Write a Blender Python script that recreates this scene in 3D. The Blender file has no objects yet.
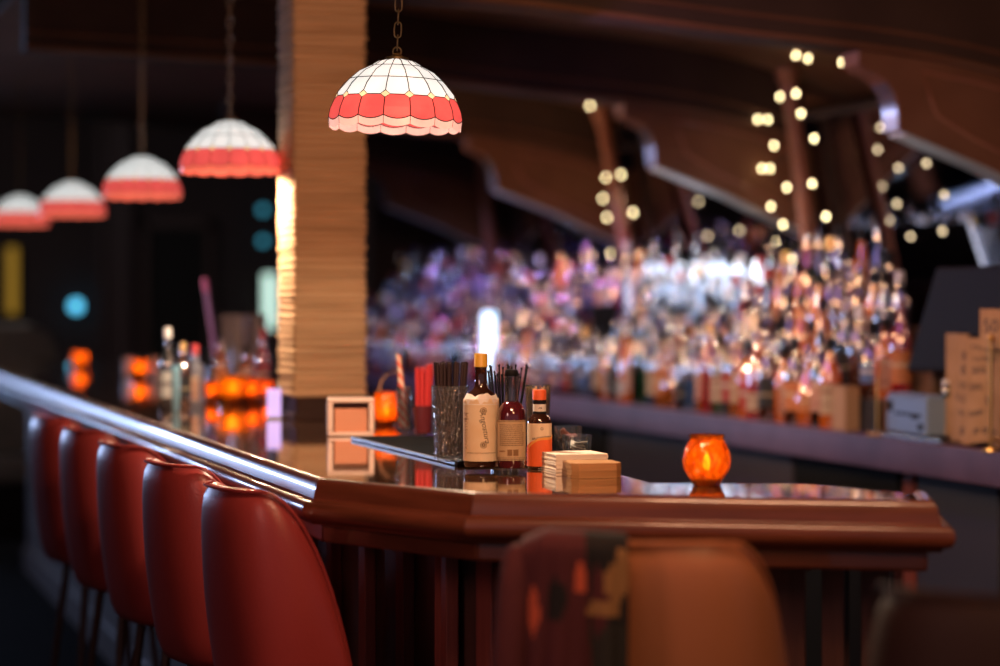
import bpy, bmesh, math, random
from mathutils import Vector, Matrix
R = random.Random(7)
sc = bpy.context.scene
COL = sc.collection
PI = math.pi
rad = math.radians

# ------------------------------------------------------------------ frame of the place
CAMZ, F, HY = 1.42, 2400.0, 295.0
K = F / 1388.9
BAR = 1.07                                   # bar top height
P1 = Vector((-0.3235, 2.613 * K, 0))             # corner of the long arm
U = Vector((-0.4635, 0.8861 * K, 0)).normalized()             # along the long arm, away
V = Vector((U.y, -U.x, 0))              # across, towards the back bar
TH = math.atan2(V.y, V.x)

def W(a, b, z=0.0):
    p = P1 + U * a + V * b
    return Vector((p.x, p.y, z))

def on(px, py, z):
    """point of the horizontal plane z seen at a pixel of the photograph"""
    y = (CAMZ - z) * F / (py - HY)
    return Vector(((px - 500) / F * y, y, z))

def at(px, py, y):
    return Vector(((px - 500) / F * y, y, CAMZ - (py - HY) * y / F))

def ab(p):
    d = Vector((p.x, p.y, 0)) - P1
    return d.dot(U), d.dot(V)

def inplane(px, py, b):
    """point of the vertical plane b = const seen at a pixel"""
    k = (px - 500) / F
    # (k*y - P1x)*Vx + (y - P1y)*Vy = b
    y = (b + P1.x * V.x + P1.y * V.y) / (k * V.x + V.y)
    return Vector((k * y, y, CAMZ - (py - HY) * y / F))

# ------------------------------------------------------------------ materials
MATS = {}
def mat(name, col, rough=0.5, metal=0.0, coat=0.0, trans=0.0, emis=None, es=0.0, noise=None, bump=None, ior=1.45, wood=None, spec=0.5, bands=None):
    if name in MATS: return MATS[name]
    m = bpy.data.materials.new(name); m.use_nodes = True
    nt = m.node_tree; b = nt.nodes['Principled BSDF']
    b.inputs['Base Color'].default_value = (*col, 1)
    b.inputs['Roughness'].default_value = rough
    b.inputs['Metallic'].default_value = metal
    b.inputs['Coat Weight'].default_value = coat
    b.inputs['Coat Roughness'].default_value = 0.05
    b.inputs['Transmission Weight'].default_value = trans
    b.inputs['IOR'].default_value = ior
    b.inputs['Specular IOR Level'].default_value = spec
    if emis:
        b.inputs['Emission Color'].default_value = (*emis, 1); b.inputs['Emission Strength'].default_value = es
    N, L = nt.nodes.new, nt.links.new
    def coords(scale):
        tc = N('ShaderNodeTexCoord'); mp = N('ShaderNodeMapping'); mp.inputs['Scale'].default_value = scale
        L(tc.outputs['Object'], mp.inputs['Vector']); return mp.outputs['Vector']
    if noise or wood:
        col2, sc_, = (noise or wood)[:2]
        t = N('ShaderNodeTexNoise'); t.inputs['Scale'].default_value = 1.0
        t.inputs['Detail'].default_value = 4
        L(coords(sc_ if isinstance(sc_, tuple) else (sc_,) * 3), t.inputs['Vector'])
        r = N('ShaderNodeValToRGB'); r.color_ramp.elements[0].position = .35; r.color_ramp.elements[1].position = .65
        r.color_ramp.elements[0].color = (*col, 1); r.color_ramp.elements[1].color = (*col2, 1)
        L(t.outputs['Fac'], r.inputs['Fac']); L(r.outputs['Color'], b.inputs['Base Color'])
    if bands:                                   # horizontal print bands up a label: [(pos, colour)...]
        tc = N('ShaderNodeTexCoord'); s = N('ShaderNodeSeparateXYZ'); L(tc.outputs['Generated'], s.inputs[0])
        r = N('ShaderNodeValToRGB'); r.color_ramp.interpolation = 'CONSTANT'
        e = r.color_ramp.elements
        e[0].position = 0; e[0].color = (*bands[0][1], 1); e[1].position = bands[1][0]; e[1].color = (*bands[1][1], 1)
        for p, c in bands[2:]:
            k = e.new(p); k.color = (*c, 1)
        L(s.outputs['Z'], r.inputs['Fac']); L(r.outputs['Color'], b.inputs['Base Color'])
    if bump:
        kind, s_, st = bump
        t = N('ShaderNodeTexVoronoi' if kind == 'vor' else 'ShaderNodeTexNoise')
        t.inputs['Scale'].default_value = 1.0
        L(coords(s_ if isinstance(s_, tuple) else (s_,) * 3), t.inputs['Vector'])
        bp = N('ShaderNodeBump'); bp.inputs['Strength'].default_value = st; bp.inputs['Distance'].default_value = 0.004
        L(t.outputs['Distance' if kind == 'vor' else 'Fac'], bp.inputs['Height']); L(bp.outputs['Normal'], b.inputs['Normal'])
    MATS[name] = m
    return m

def lamp_glass(name, col, st, tl=0.5):
    """stained glass lit from inside: gives off light"""
    if name in MATS: return MATS[name]
    m = mat(name, tuple(c * .5 for c in col), 0.45, spec=.2, emis=col, es=st, noise=(tuple(min(1, c * 1.12 + .01) for c in col), (14, 14, 14)))
    return m

def candle_glass(name, col, clear=0.45, sc_=70, st=1.0):
    """coloured pressed glass that the flame inside shines through"""
    if name in MATS: return MATS[name]
    m = bpy.data.materials.new(name); m.use_nodes = True
    nt = m.node_tree; nt.nodes.clear(); N, L = nt.nodes.new, nt.links.new
    o = N('ShaderNodeOutputMaterial')
    tr = N('ShaderNodeBsdfTranslucent'); tr.inputs['Color'].default_value = (*col, 1)
    tp = N('ShaderNodeBsdfTransparent'); tp.inputs['Color'].default_value = (min(1, col[0] * 1.05), col[1] * .8, col[2] * .5, 1)
    gl = N('ShaderNodeBsdfGlossy'); gl.inputs['Roughness'].default_value = .12; gl.inputs['Color'].default_value = (1, .9, .8, 1)
    m1 = N('ShaderNodeMixShader'); m1.inputs[0].default_value = clear
    m2 = N('ShaderNodeMixShader')
    fr = N('ShaderNodeFresnel'); fr.inputs['IOR'].default_value = 1.5
    tc = N('ShaderNodeTexCoord'); mp = N('ShaderNodeMapping'); mp.inputs['Scale'].default_value = (sc_, sc_, sc_ * .5)
    vo = N('ShaderNodeTexVoronoi'); vo.inputs['Scale'].default_value = 1
    bp = N('ShaderNodeBump'); bp.inputs['Strength'].default_value = st; bp.inputs['Distance'].default_value = .005
    L(tc.outputs['Object'], mp.inputs[0]); L(mp.outputs[0], vo.inputs['Vector']); L(vo.outputs['Distance'], bp.inputs['Height'])
    rc = N('ShaderNodeValToRGB'); rc.color_ramp.elements[0].position = .15; rc.color_ramp.elements[1].position = .75
    rc.color_ramp.elements[0].color = (min(1, col[0]), col[1] * 1.25, col[2] * 1.6, 1); rc.color_ramp.elements[1].color = (col[0] * .62, col[1] * .38, col[2] * .25, 1)
    nz_ = N('ShaderNodeTexNoise'); nz_.inputs['Scale'].default_value = .7; nz_.inputs['Distortion'].default_value = 2.5; L(mp.outputs[0], nz_.inputs['Vector']); L(nz_.outputs['Fac'], rc.inputs['Fac']); L(rc.outputs[0], tr.inputs['Color']); L(rc.outputs[0], tp.inputs['Color'])
    for n in (tr, gl, fr): L(bp.outputs[0], n.inputs['Normal'])
    L(tr.outputs[0], m1.inputs[1]); L(tp.outputs[0], m1.inputs[2])
    L(fr.outputs[0], m2.inputs[0]); L(m1.outputs[0], m2.inputs[1]); L(gl.outputs[0], m2.inputs[2])
    L(m2.outputs[0], o.inputs[0])
    MATS[name] = m
    return m

def clear_glass(name, tint=(.9, .93, .95), alpha=0.75, rough=.05, bump=None):
    """thin clear glass: passes light straight, with a fresnel gloss"""
    if name in MATS: return MATS[name]
    m = bpy.data.materials.new(name); m.use_nodes = True
    nt = m.node_tree; nt.nodes.clear(); N, L = nt.nodes.new, nt.links.new
    o = N('ShaderNodeOutputMaterial')
    tp = N('ShaderNodeBsdfTransparent'); tp.inputs['Color'].default_value = (*tint, 1)
    gl = N('ShaderNodeBsdfGlossy'); gl.inputs['Roughness'].default_value = rough
    lw = N('ShaderNodeLayerWeight'); lw.inputs['Blend'].default_value = 1 - alpha
    mx = N('ShaderNodeMixShader')
    if bump:
        tc = N('ShaderNodeTexCoord'); mp = N('ShaderNodeMapping'); mp.inputs['Scale'].default_value = bump[0]
        vo = N('ShaderNodeTexVoronoi'); vo.inputs['Scale'].default_value = 1
        bp = N('ShaderNodeBump'); bp.inputs['Strength'].default_value = bump[1]; bp.inputs['Distance'].default_value = .006
        L(tc.outputs['Object'], mp.inputs[0]); L(mp.outputs[0], vo.inputs['Vector']); L(vo.outputs['Distance'], bp.inputs['Height'])
        L(bp.outputs[0], gl.inputs['Normal']); L(bp.outputs[0], lw.inputs['Normal'])
    lw.inputs['Blend'].default_value = .45
    pw_ = N('ShaderNodeMath'); pw_.operation = 'MULTIPLY_ADD'; pw_.inputs[1].default_value = .5 if bump else .8; pw_.inputs[2].default_value = .05
    L(lw.outputs['Fresnel'], pw_.inputs[0]); L(pw_.outputs[0], mx.inputs[0])
    df = N('ShaderNodeBsdfTranslucent'); df.inputs['Color'].default_value = (.85, .88, .9, 1); d2_ = N('ShaderNodeBsdfDiffuse'); d2_.inputs['Color'].default_value = (.85, .88, .9, 1)
    ma, mb_ = N('ShaderNodeMixShader'), N('ShaderNodeMixShader'); ma.inputs[0].default_value = .5; mb_.inputs[0].default_value = .02 if bump else .018
    L(df.outputs[0], ma.inputs[1]); L(d2_.outputs[0], ma.inputs[2])
    L(tp.outputs[0], mx.inputs[1]); L(gl.outputs[0], mx.inputs[2]); L(mx.outputs[0], mb_.inputs[1]); L(ma.outputs[0], mb_.inputs[2]); L(mb_.outputs[0], o.inputs[0])
    MATS[name] = m
    return m

# ------------------------------------------------------------------ mesh helpers
def new_bm(): return bmesh.new()

def to_obj(name, bm, m, parent=None, loc=None, rotz=0.0, smooth=False, bevel=0.0, subsurf=0):
    me = bpy.data.meshes.new(name)
    bmesh.ops.recalc_face_normals(bm, faces=bm.faces)
    bm.to_mesh(me); bm.free()
    for mm in (m if isinstance(m, (list, tuple)) else [m]): me.materials.append(mm)
    if smooth:
        for p in me.polygons: p.use_smooth = True
        try: me.set_sharp_from_angle(angle=rad(smooth if smooth is not True else 45))
        except Exception: pass
    o = bpy.data.objects.new(name, me); COL.objects.link(o)
    if parent: o.parent = parent
    if loc is not None: o.location = loc
    o.rotation_euler.z = rotz
    if bevel:
        b = o.modifiers.new('b', 'BEVEL'); b.width = bevel; b.segments = 3; b.limit_method = 'ANGLE'; b.angle_limit = rad(40)
    if subsurf:
        s = o.modifiers.new('s', 'SUBSURF'); s.levels = subsurf; s.render_levels = subsurf
    return o

def box(bm, x0, x1, y0, y1, z0, z1, M=None, mi=0):
    vs = [bm.verts.new((x, y, z)) for z in (z0, z1) for y in (y0, y1) for x in (x0, x1)]
    if M:
        for v in vs: v.co = M @ v.co
    for f in ((0, 2, 3, 1), (4, 5, 7, 6), (0, 1, 5, 4), (2, 6, 7, 3), (0, 4, 6, 2), (1, 3, 7, 5)):
        fc = bm.faces.new([vs[i] for i in f]); fc.material_index = mi

def prism(bm, pts, z0, z1):
    lo = [bm.verts.new((p[0], p[1], z0)) for p in pts]; hi = [bm.verts.new((p[0], p[1], z1)) for p in pts]
    n = len(pts)
    bm.faces.new(lo[::-1]); bm.faces.new(hi)
    for i in range(n): bm.faces.new((lo[i], lo[(i + 1) % n], hi[(i + 1) % n], hi[i]))

def lathe(bm, prof, n=24, sq=0.0, cx=0, cy=0, z=0, sx=1, sy=1):
    """profile [(r, z)...]; sq > 0 turns the section towards a rounded square"""
    rings = []
    for r, h in prof:
        if r <= 1e-6: rings.append([bm.verts.new((cx, cy, z + h))]); continue
        ring = []
        for i in range(n):
            t = 2 * PI * i / n; c, s = math.cos(t), math.sin(t)
            k = 1.0
            if sq: k = 1.0 / ((abs(c) ** (2 + sq) + abs(s) ** (2 + sq)) ** (1 / (2 + sq)))
            ring.append(bm.verts.new((cx + r * k * c * sx, cy + r * k * s * sy, z + h)))
        rings.append(ring)
    for A, B in zip(rings, rings[1:]):
        if len(A) == 1 and len(B) == 1: continue
        for i in range(n):
            j = (i + 1) % n
            if len(A) == 1: bm.faces.new((A[0], B[i], B[j]))
            elif len(B) == 1: bm.faces.new((A[i], A[j], B[0]))
            else: bm.faces.new((A[i], A[j], B[j], B[i]))

def tube(bm, pts, r, n=8, closed=False, r1=None):
    pts = [Vector(p) for p in pts]; m = len(pts); rings = []
    ref = None
    for i, p in enumerate(pts):
        if closed: d = pts[(i + 1) % m] - pts[i - 1]
        else: d = pts[min(i + 1, m - 1)] - pts[max(i - 1, 0)]
        d.normalize()
        if ref is None: ref = Vector((0, 0, 1)) if abs(d.z) < .9 else Vector((1, 0, 0))
        x = d.cross(ref)
        if x.length < 1e-5: x = d.cross(Vector((0, 1, 0)))
        x.normalize(); y = d.cross(x); ref = -y if False else ref
        rr = r if r1 is None else r + (r1 - r) * i / max(1, m - 1)
        rings.append([bm.verts.new(p + x * math.cos(2 * PI * k / n) * rr + y * math.sin(2 * PI * k / n) * rr) for k in range(n)])
    for i in range(m if closed else m - 1):
        A, B = rings[i], rings[(i + 1) % m]
        for k in range(n): bm.faces.new((A[k], A[(k + 1) % n], B[(k + 1) % n], B[k]))
    if not closed:
        bm.faces.new(rings[0][::-1]); bm.faces.new(rings[-1])

def ball(bm, c, r, seg=12):
    bmesh.ops.create_uvsphere(bm, u_segments=seg, v_segments=max(6, seg // 2), radius=r, matrix=Matrix.Translation(c))

def tag(o, label, cat, group=None, kind=None):
    o['label'] = label; o['category'] = cat
    if group: o['group'] = group
    if kind: o['kind'] = kind
    return o

def thing(name, label, cat, loc=(0, 0, 0), rotz=0.0, group=None):
    o = bpy.data.objects.new(name, None); COL.objects.link(o)
    o.location = loc; o.rotation_euler.z = rotz; o.empty_display_size = .05
    return tag(o, label, cat, group)

def struct(name, bm, m, label, cat, **k):
    o = to_obj(name, bm, m, **k); o['kind'] = 'structure'; o['label'] = label; o['category'] = cat
    return o

KIDS = None
def dup(root, loc=None, rotz=None, label=None, group=None):
    def cp(o, par):
        c = o.copy(); COL.objects.link(c)
        if par: c.parent = par
        for ch in o.children: cp(ch, c)
        return c
    r = cp(root, None)
    if loc is not None: r.location = loc
    if rotz is not None: r.rotation_euler.z = rotz
    if label: r['label'] = label
    if group: r['group'] = group
    return r

def text_bm(s, size, ext=0.0002, align='CENTER', spacing=1.0):
    cu = bpy.data.curves.new('t', 'FONT'); cu.body = s; cu.size = size; cu.extrude = ext; cu.align_x = align; cu.align_y = 'CENTER'
    cu.space_character = spacing; cu.resolution_u = 3
    o = bpy.data.objects.new('t', cu); COL.objects.link(o)
    dg = bpy.context.evaluated_depsgraph_get(); me = bpy.data.meshes.new_from_object(o.evaluated_get(dg))
    bm = bmesh.new(); bm.from_mesh(me)
    bpy.data.objects.remove(o); bpy.data.curves.remove(cu); bpy.data.meshes.remove(me)
    return bm

def wrap(bm, r, zc=0.0, ang=0.0):
    """lay a flat drawing (x across, y up) around a cylinder whose front faces -y"""
    for v in bm.verts:
        t = v.co.x / r + ang; rr = r + v.co.z
        v.co = Vector((rr * math.sin(t), -rr * math.cos(t), v.co.y + zc))

def arc_patch(bm, r, z0, z1, a0, a1, n=16, th=.0006, ztop=None, zbot=None):
    """curved sheet round a bottle, front faces -y"""
    rows = []
    for i in range(n + 1):
        t = a0 + (a1 - a0) * i / n; s = i / n
        za = zbot(s) if zbot else z0; zb = ztop(s) if ztop else z1
        q = []
        for rr in (r, r + th):
            for z in (za, zb): q.append(bm.verts.new((rr * math.sin(t), -rr * math.cos(t), z)))
        rows.append(q)
    for A, B in zip(rows, rows[1:]):
        for i, j in ((0, 1), (1, 3), (3, 2), (2, 0)): bm.faces.new((A[i], A[j], B[j], B[i]))
    for Q in (rows[0], rows[-1]): bm.faces.new((Q[0], Q[1], Q[3], Q[2]))

def light(name, kind, loc, energy, col, size=.05, target=None, spot=None, blend=.5, sx=None, sy=None):
    l = bpy.data.lights.new(name, kind); l.energy = energy; l.color = col
    if kind == 'AREA':
        l.shape = 'RECTANGLE'; l.size = sx or size; l.size_y = sy or size
    else: l.shadow_soft_size = size
    if kind == 'SPOT': l.spot_size = rad(spot or 60); l.spot_blend = blend
    o = bpy.data.objects.new(name, l); COL.objects.link(o); o.location = loc
    if target is not None: o.rotation_euler = (Vector(target) - Vector(loc)).to_track_quat('-Z', 'Y').to_euler()
    return o

ORD = ['first', 'second', 'third', 'fourth', 'fifth', 'sixth', 'seventh', 'eighth', 'ninth', 'tenth', 'eleventh', 'twelfth', 'thirteenth',
       'fourteenth', 'fifteenth', 'sixteenth', 'seventeenth', 'eighteenth', 'nineteenth', 'twentieth', 'twenty-first', 'twenty-second',
       'twenty-third', 'twenty-fourth', 'twenty-fifth', 'twenty-sixth', 'twenty-seventh', 'twenty-eighth', 'twenty-ninth', 'thirtieth']

# ------------------------------------------------------------------ common materials
M_wood = mat('dark_wood', (.055, .022, .014), .35, wood=((.085, .034, .02), (3, 3, 30)), coat=.25)
M_rail = mat('rail_wood', (.095, .025, .013), .3, wood=((.135, .036, .019), (6, 6, 60)), coat=.4)
M_top = mat('lacquered_top', (.10, .045, .022), .03, wood=((.15, .07, .035), (3, 12, 3)), coat=1.0, bump=('noise', 9, .03), spec=.8)
M_die = mat('die_wood', (.065, .026, .02), .5, wood=((.10, .038, .028), (40, 40, 3)), coat=.1)
M_die2 = mat('stile_wood', (.20, .045, .036), .5, wood=((.28, .066, .048), (60, 60, 3)))
M_canopy = mat('canopy_wood', (.17, .075, .042), .55, wood=((.23, .105, .06), (4, 4, 4)), spec=.25)
M_canopy_d = mat('canopy_dark_wood', (.06, .036, .028), .6, wood=((.08, .048, .036), (4, 4, 4)), spec=.2)
M_vinyl = mat('red_vinyl', (.24, .030, .030), .34, noise=((.28, .036, .033), 3), bump=('noise', 220, .12), spec=.5)
M_vinyl2 = mat('tan_vinyl', (.50, .185, .08), .36, noise=((.54, .20, .088), 3), bump=('noise', 220, .12))
M_black = mat('black_plastic', (.010, .010, .011), .6, spec=.15)
M_rubber = mat('black_rubber', (.006, .006, .007), .9, bump=('vor', 300, .4), spec=.04)
M_brass = mat('brass', (.75, .48, .18), .3, metal=1)
M_bronze = mat('bronze', (.38, .27, .14), .38, metal=1)
M_steel = mat('steel', (.42, .43, .46), .18, metal=1)
M_paper = mat('white_paper', (.82, .78, .72), .8)
M_kraft = mat('kraft_board', (.44, .26, .13), .8)

# ================================================================== SETTING
bm = new_bm(); box(bm, -11, 7, -3, 22, -.1, 0)
struct('floor', bm, mat('floor_dark', (.009, .008, .008), .9, noise=((.013, .011, .011), 4), spec=.03), 'dark bar room floor beneath the red stools', 'floor')
bm = new_bm(); box(bm, -11, 7, -3, 22, 3.4, 3.5)
struct('ceiling', bm, mat('ceiling_dark', (.09, .075, .075), .8, noise=((.10, .085, .08), 3)), 'dark ceiling high above the pendant lamps', 'ceiling')
bm = new_bm(); box(bm, -11, 7, 21, 21.1, 0, 3.4)
M_wall = mat('wall_dark', (.07, .058, .062), .8, noise=((.085, .066, .066), 1.5), spec=.1)
struct('wall_back', bm, M_wall, 'dark far wall of the bar room behind the pendant lamps', 'wall')
bm = new_bm(); box(bm, -11.1, -11, -3, 21, 0, 3.4)
struct('wall_left', bm, M_wall, 'dark side wall beyond the row of red stools', 'wall')
bm = new_bm(); box(bm, 3.22, 3.32, -3, 14.5, 0, 3.4)
struct('wall_right', bm, M_wall, 'dark wall behind the back bar mirrors', 'wall', loc=P1, rotz=TH)
# far wall: crown line, door casing, pilasters
bm = new_bm(); box(bm, -11, 7, 20.9, 21, 3.18, 3.32); box(bm, -11, 7, 20.93, 21, 3.14, 3.18)
struct('trim_1', bm, mat('trim_brown', (.09, .055, .045), .5), 'brown moulding running along the top of the far wall', 'moulding')
def wx(px, y=21.0): return (px - 500) / F * y
bm = new_bm()
zt = at(0, 228, 21).z
box(bm, wx(150), wx(207), 20.96, 21, 0, zt)
struct('door_1', bm, mat('doorway_black', (.008, .008, .009), .7), 'black doorway in the far wall beside the rope-like ridged pillar', 'door')
bm = new_bm()
for p0, p1 in ((143, 150), (207, 214)): box(bm, wx(p0), wx(p1), 20.9, 21, 0, zt + .06)
box(bm, wx(143), wx(214), 20.9, 21, zt, zt + .07)
struct('trim_2', bm, mat('casing_brown', (.075, .04, .036), .5), 'brown casing around the black doorway in the far wall', 'door casing')
bm = new_bm()
for p0, p1 in ((100, 106), (126, 134)): box(bm, wx(p0), wx(p1), 20.88, 21, 0, 3.1)
box(bm, wx(106), wx(126), 20.95, 21, 0, 3.05)
struct('trim_3', bm, mat('pilaster_brown', (.06, .032, .036), .5), 'brown panelled pilaster on the far wall left of the doorway', 'pilaster')

# ================================================================== PILLAR
c1 = at(293, 300, 3.85 * K)
pw, pd = .214, .228
M_rope = mat('tan_ridges', (.74, .46, .25), .75, noise=((.57, .34, .175), (3, 3, 55)), bump=('noise', (60, 60, 260), .6))
bm = new_bm()
zb0, zb1 = at(300, 398, 3.85 * K).z, 3.4
step = .0195; nrg = int((zb1 - zb0) / step)
def rrect(x0, x1, y0, y1, r, k=4):
    pts = []
    for cx, cy, a0 in ((x1 - r, y1 - r, 0), (x0 + r, y1 - r, 90), (x0 + r, y0 + r, 180), (x1 - r, y0 + r, 270)):
        for i in range(k + 1):
            t = rad(a0 + 90 * i / k); pts.append((cx + r * math.cos(t), cy + r * math.sin(t)))
    return pts
prev = None
for i in range(nrg):
    jit = R.uniform(-.0022, .0022)
    for fz, ins in ((.0, .0085), (.22, .0015), (.55, 0), (.85, .002)):
        e = ins + jit
        ring = [bm.verts.new((x, y, zb0 + (i + fz) * step + .0012 * math.sin(x * 31 + i * 1.7) + .0012 * math.sin(y * 40 + i))) for x, y in rrect(e, pw - e, e, pd - e, .014)]
        if prev:
            for k in range(len(ring)): bm.faces.new((prev[k], prev[(k + 1) % len(ring)], ring[(k + 1) % len(ring)], ring[k]))
        else: bm.faces.new(ring[::-1])
        prev = ring
pil = thing('pillar', 'square pillar clad in thin tan horizontal ridges, standing on the bar', 'pillar', (c1.x, c1.y, 0), TH)
pil['kind'] = 'structure'
to_obj('ridged_cladding', bm, M_rope, pil, smooth=60)
bm = new_bm(); prism(bm, rrect(.012, pw - .012, .012, pd - .012, .008), BAR + .0005, zb0 + .004)
box(bm, .004, pw - .004, .004, pd - .004, BAR + .0005, BAR + .02)
to_obj('base', bm, mat('pillar_base', (.04, .017, .012), .6, spec=.2), pil, bevel=.002)

# ================================================================== BAR COUNTER
P2 = on(480, 495, BAR); P3 = on(922, 503, BAR); P4 = P3 + Vector((.02, .19, 0))
for q_ in (P2, P3, P4): q_.z = 0
Pf = W(8.2, 0)
B3, B2, B1 = [Vector((q_.x, q_.y, 0)) for q_ in (on(811, 484, BAR), on(650, 483, BAR), on(621, 475, BAR))]
B0 = W(2.0, .62); B00 = W(2.6, .86); Bf = W(8.2, .86)
bar = thing('bar_counter', 'long glossy dark wood bar counter with a padded-profile wooden arm rail', 'bar counter')
bm = new_bm(); prism(bm, [(p.x, p.y) for p in (Pf, P1, P2, P3, P4, B3, B2, B1, B0, B00, Bf)], 1.03, BAR)
to_obj('bar_top', bm, M_top, bar)
prof = [(-.002, -.078), (-.002, 0), (.004, .005), (.012, .006), (.019, .003), (.024, -.005), (.027, -.018), (.029, -.032), (.036, -.036), (.043, -.036),
        (.049, -.041), (.052, -.052), (.050, -.062), (.045, -.070), (.034, -.073), (.03, -.080)]
line = [Pf, P1, P2, P3, P4]
def miter(i):
    """offset direction (with mitre length) at a corner"""
    def nrm(a, b):
        d = (b - a).normalized(); return Vector((d.y, -d.x, 0))
    # outside of the bar lies to the right of the walking direction
    if i == 0: return nrm(line[0], line[1])
    if i == len(line) - 1: return nrm(line[-2], line[-1])
    a, b = nrm(line[i - 1], line[i]), nrm(line[i], line[i + 1])
    m = (a + b).normalized(); return m / max(.3, m.dot(a))
# walking Pf->P1 the outside (customers' side, -V) is to the right
sgn = 1 if miter(0).dot(V) < 0 else -1
for i in range(len(line) - 1):
    bm = new_bm(); rings = []
    for k in (i, i + 1):
        d = miter(k) * sgn
        sh = (line[i + 1] - line[i]).normalized() * (.0008 if k == i else -.0008)
        rings.append([bm.verts.new(line[k] + d * o + sh + Vector((0, 0, BAR + z))) for o, z in prof])
    n = len(prof)
    for k in range(n): bm.faces.new((rings[0][k], rings[0][(k + 1) % n], rings[1][(k + 1) % n], rings[1][k]))
    bm.faces.new(rings[0]); bm.faces.new(rings[1][::-1])
    to_obj('arm_rail', bm, M_rail, bar, smooth=50)
def offs(d): return [line[k] + miter(k) * sgn * d for k in range(4)]
def strip_wall(name, d0, d1, z0, z1, m, segs=range(3), bevel=0):
    A, B = offs(d0), offs(d1)
    for i in segs:
        bm = new_bm(); prism(bm, [(p.x, p.y) for p in (A[i], A[i + 1], B[i + 1], B[i])], z0, z1)
        to_obj(name, bm, m, bar, bevel=bevel)
strip_wall('apron', .012, -.03, .955, .992, M_rail, bevel=.006)
strip_wall('front_panel', -.26, -.29, 0.0, 1.03, M_die)
strip_wall('kick_board', -.24, -.26, 0.0, .12, M_die)
strip_wall('under_cap', -.18, -.26, .93, .955, M_die)
A = offs(-.238)
for i in range(3):                                           # stiles on the front panels
    d = (A[i + 1] - A[i]); L = d.length; d.normalize(); ang = math.atan2(d.y, d.x)
    spots = {0: [L - .02 - .33 * k for k in range(9)], 1: [-.02, .10, .26], 2: [.02, .12, .235, .33, .42, .50, .57, L - .05]}[i]
    wds = {0: [.06] * 9, 1: [.045, .045, .075], 2: [.075, .05, .05, .05, .05, .04, .05, .06]}[i]
    for s_, w_ in zip(spots, wds):
        bm = new_bm(); M = Matrix.Translation(A[i] + d * s_) @ Matrix.Rotation(ang, 4, 'Z')
        box(bm, 0, w_, -.004, .022, .12, .93, M)
        to_obj('stile', bm, M_die2 if i < 2 or s_ < .1 else mat('stile_dark', (.10, .04, .03), .5, wood=((.14, .055, .04), (60, 60, 3))), bar, bevel=.003)
# return panel under the free end
bm = new_bm(); prism(bm, [(.60, P3.y + .29), (.63, P3.y + .29), (.63, B3.y - .02), (.60, B3.y - .02)], 0, 1.03)
to_obj('end_panel', bm, M_die, bar)
bm = new_bm(); A2 = offs(-.236); d2 = (A2[2] - A2[1]).normalized()
hp = A2[1] + d2 * .30 + Vector((0, 0, .86))
nn = miter(1) * sgn
tube(bm, [hp + Vector((0, 0, .035)), hp + nn * .012 + Vector((0, 0, .03)), hp + nn * .016, hp + nn * .02 + Vector((0, 0, -.03)), hp + nn * .035 + Vector((0, 0, -.04)), hp + nn * .05 + Vector((0, 0, -.03)), hp + nn * .055 + Vector((0, 0, -.012))], .004)
to_obj('bag_hook', bm, M_black, bar, smooth=True)['label'] = 'small black bag hook'

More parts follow.
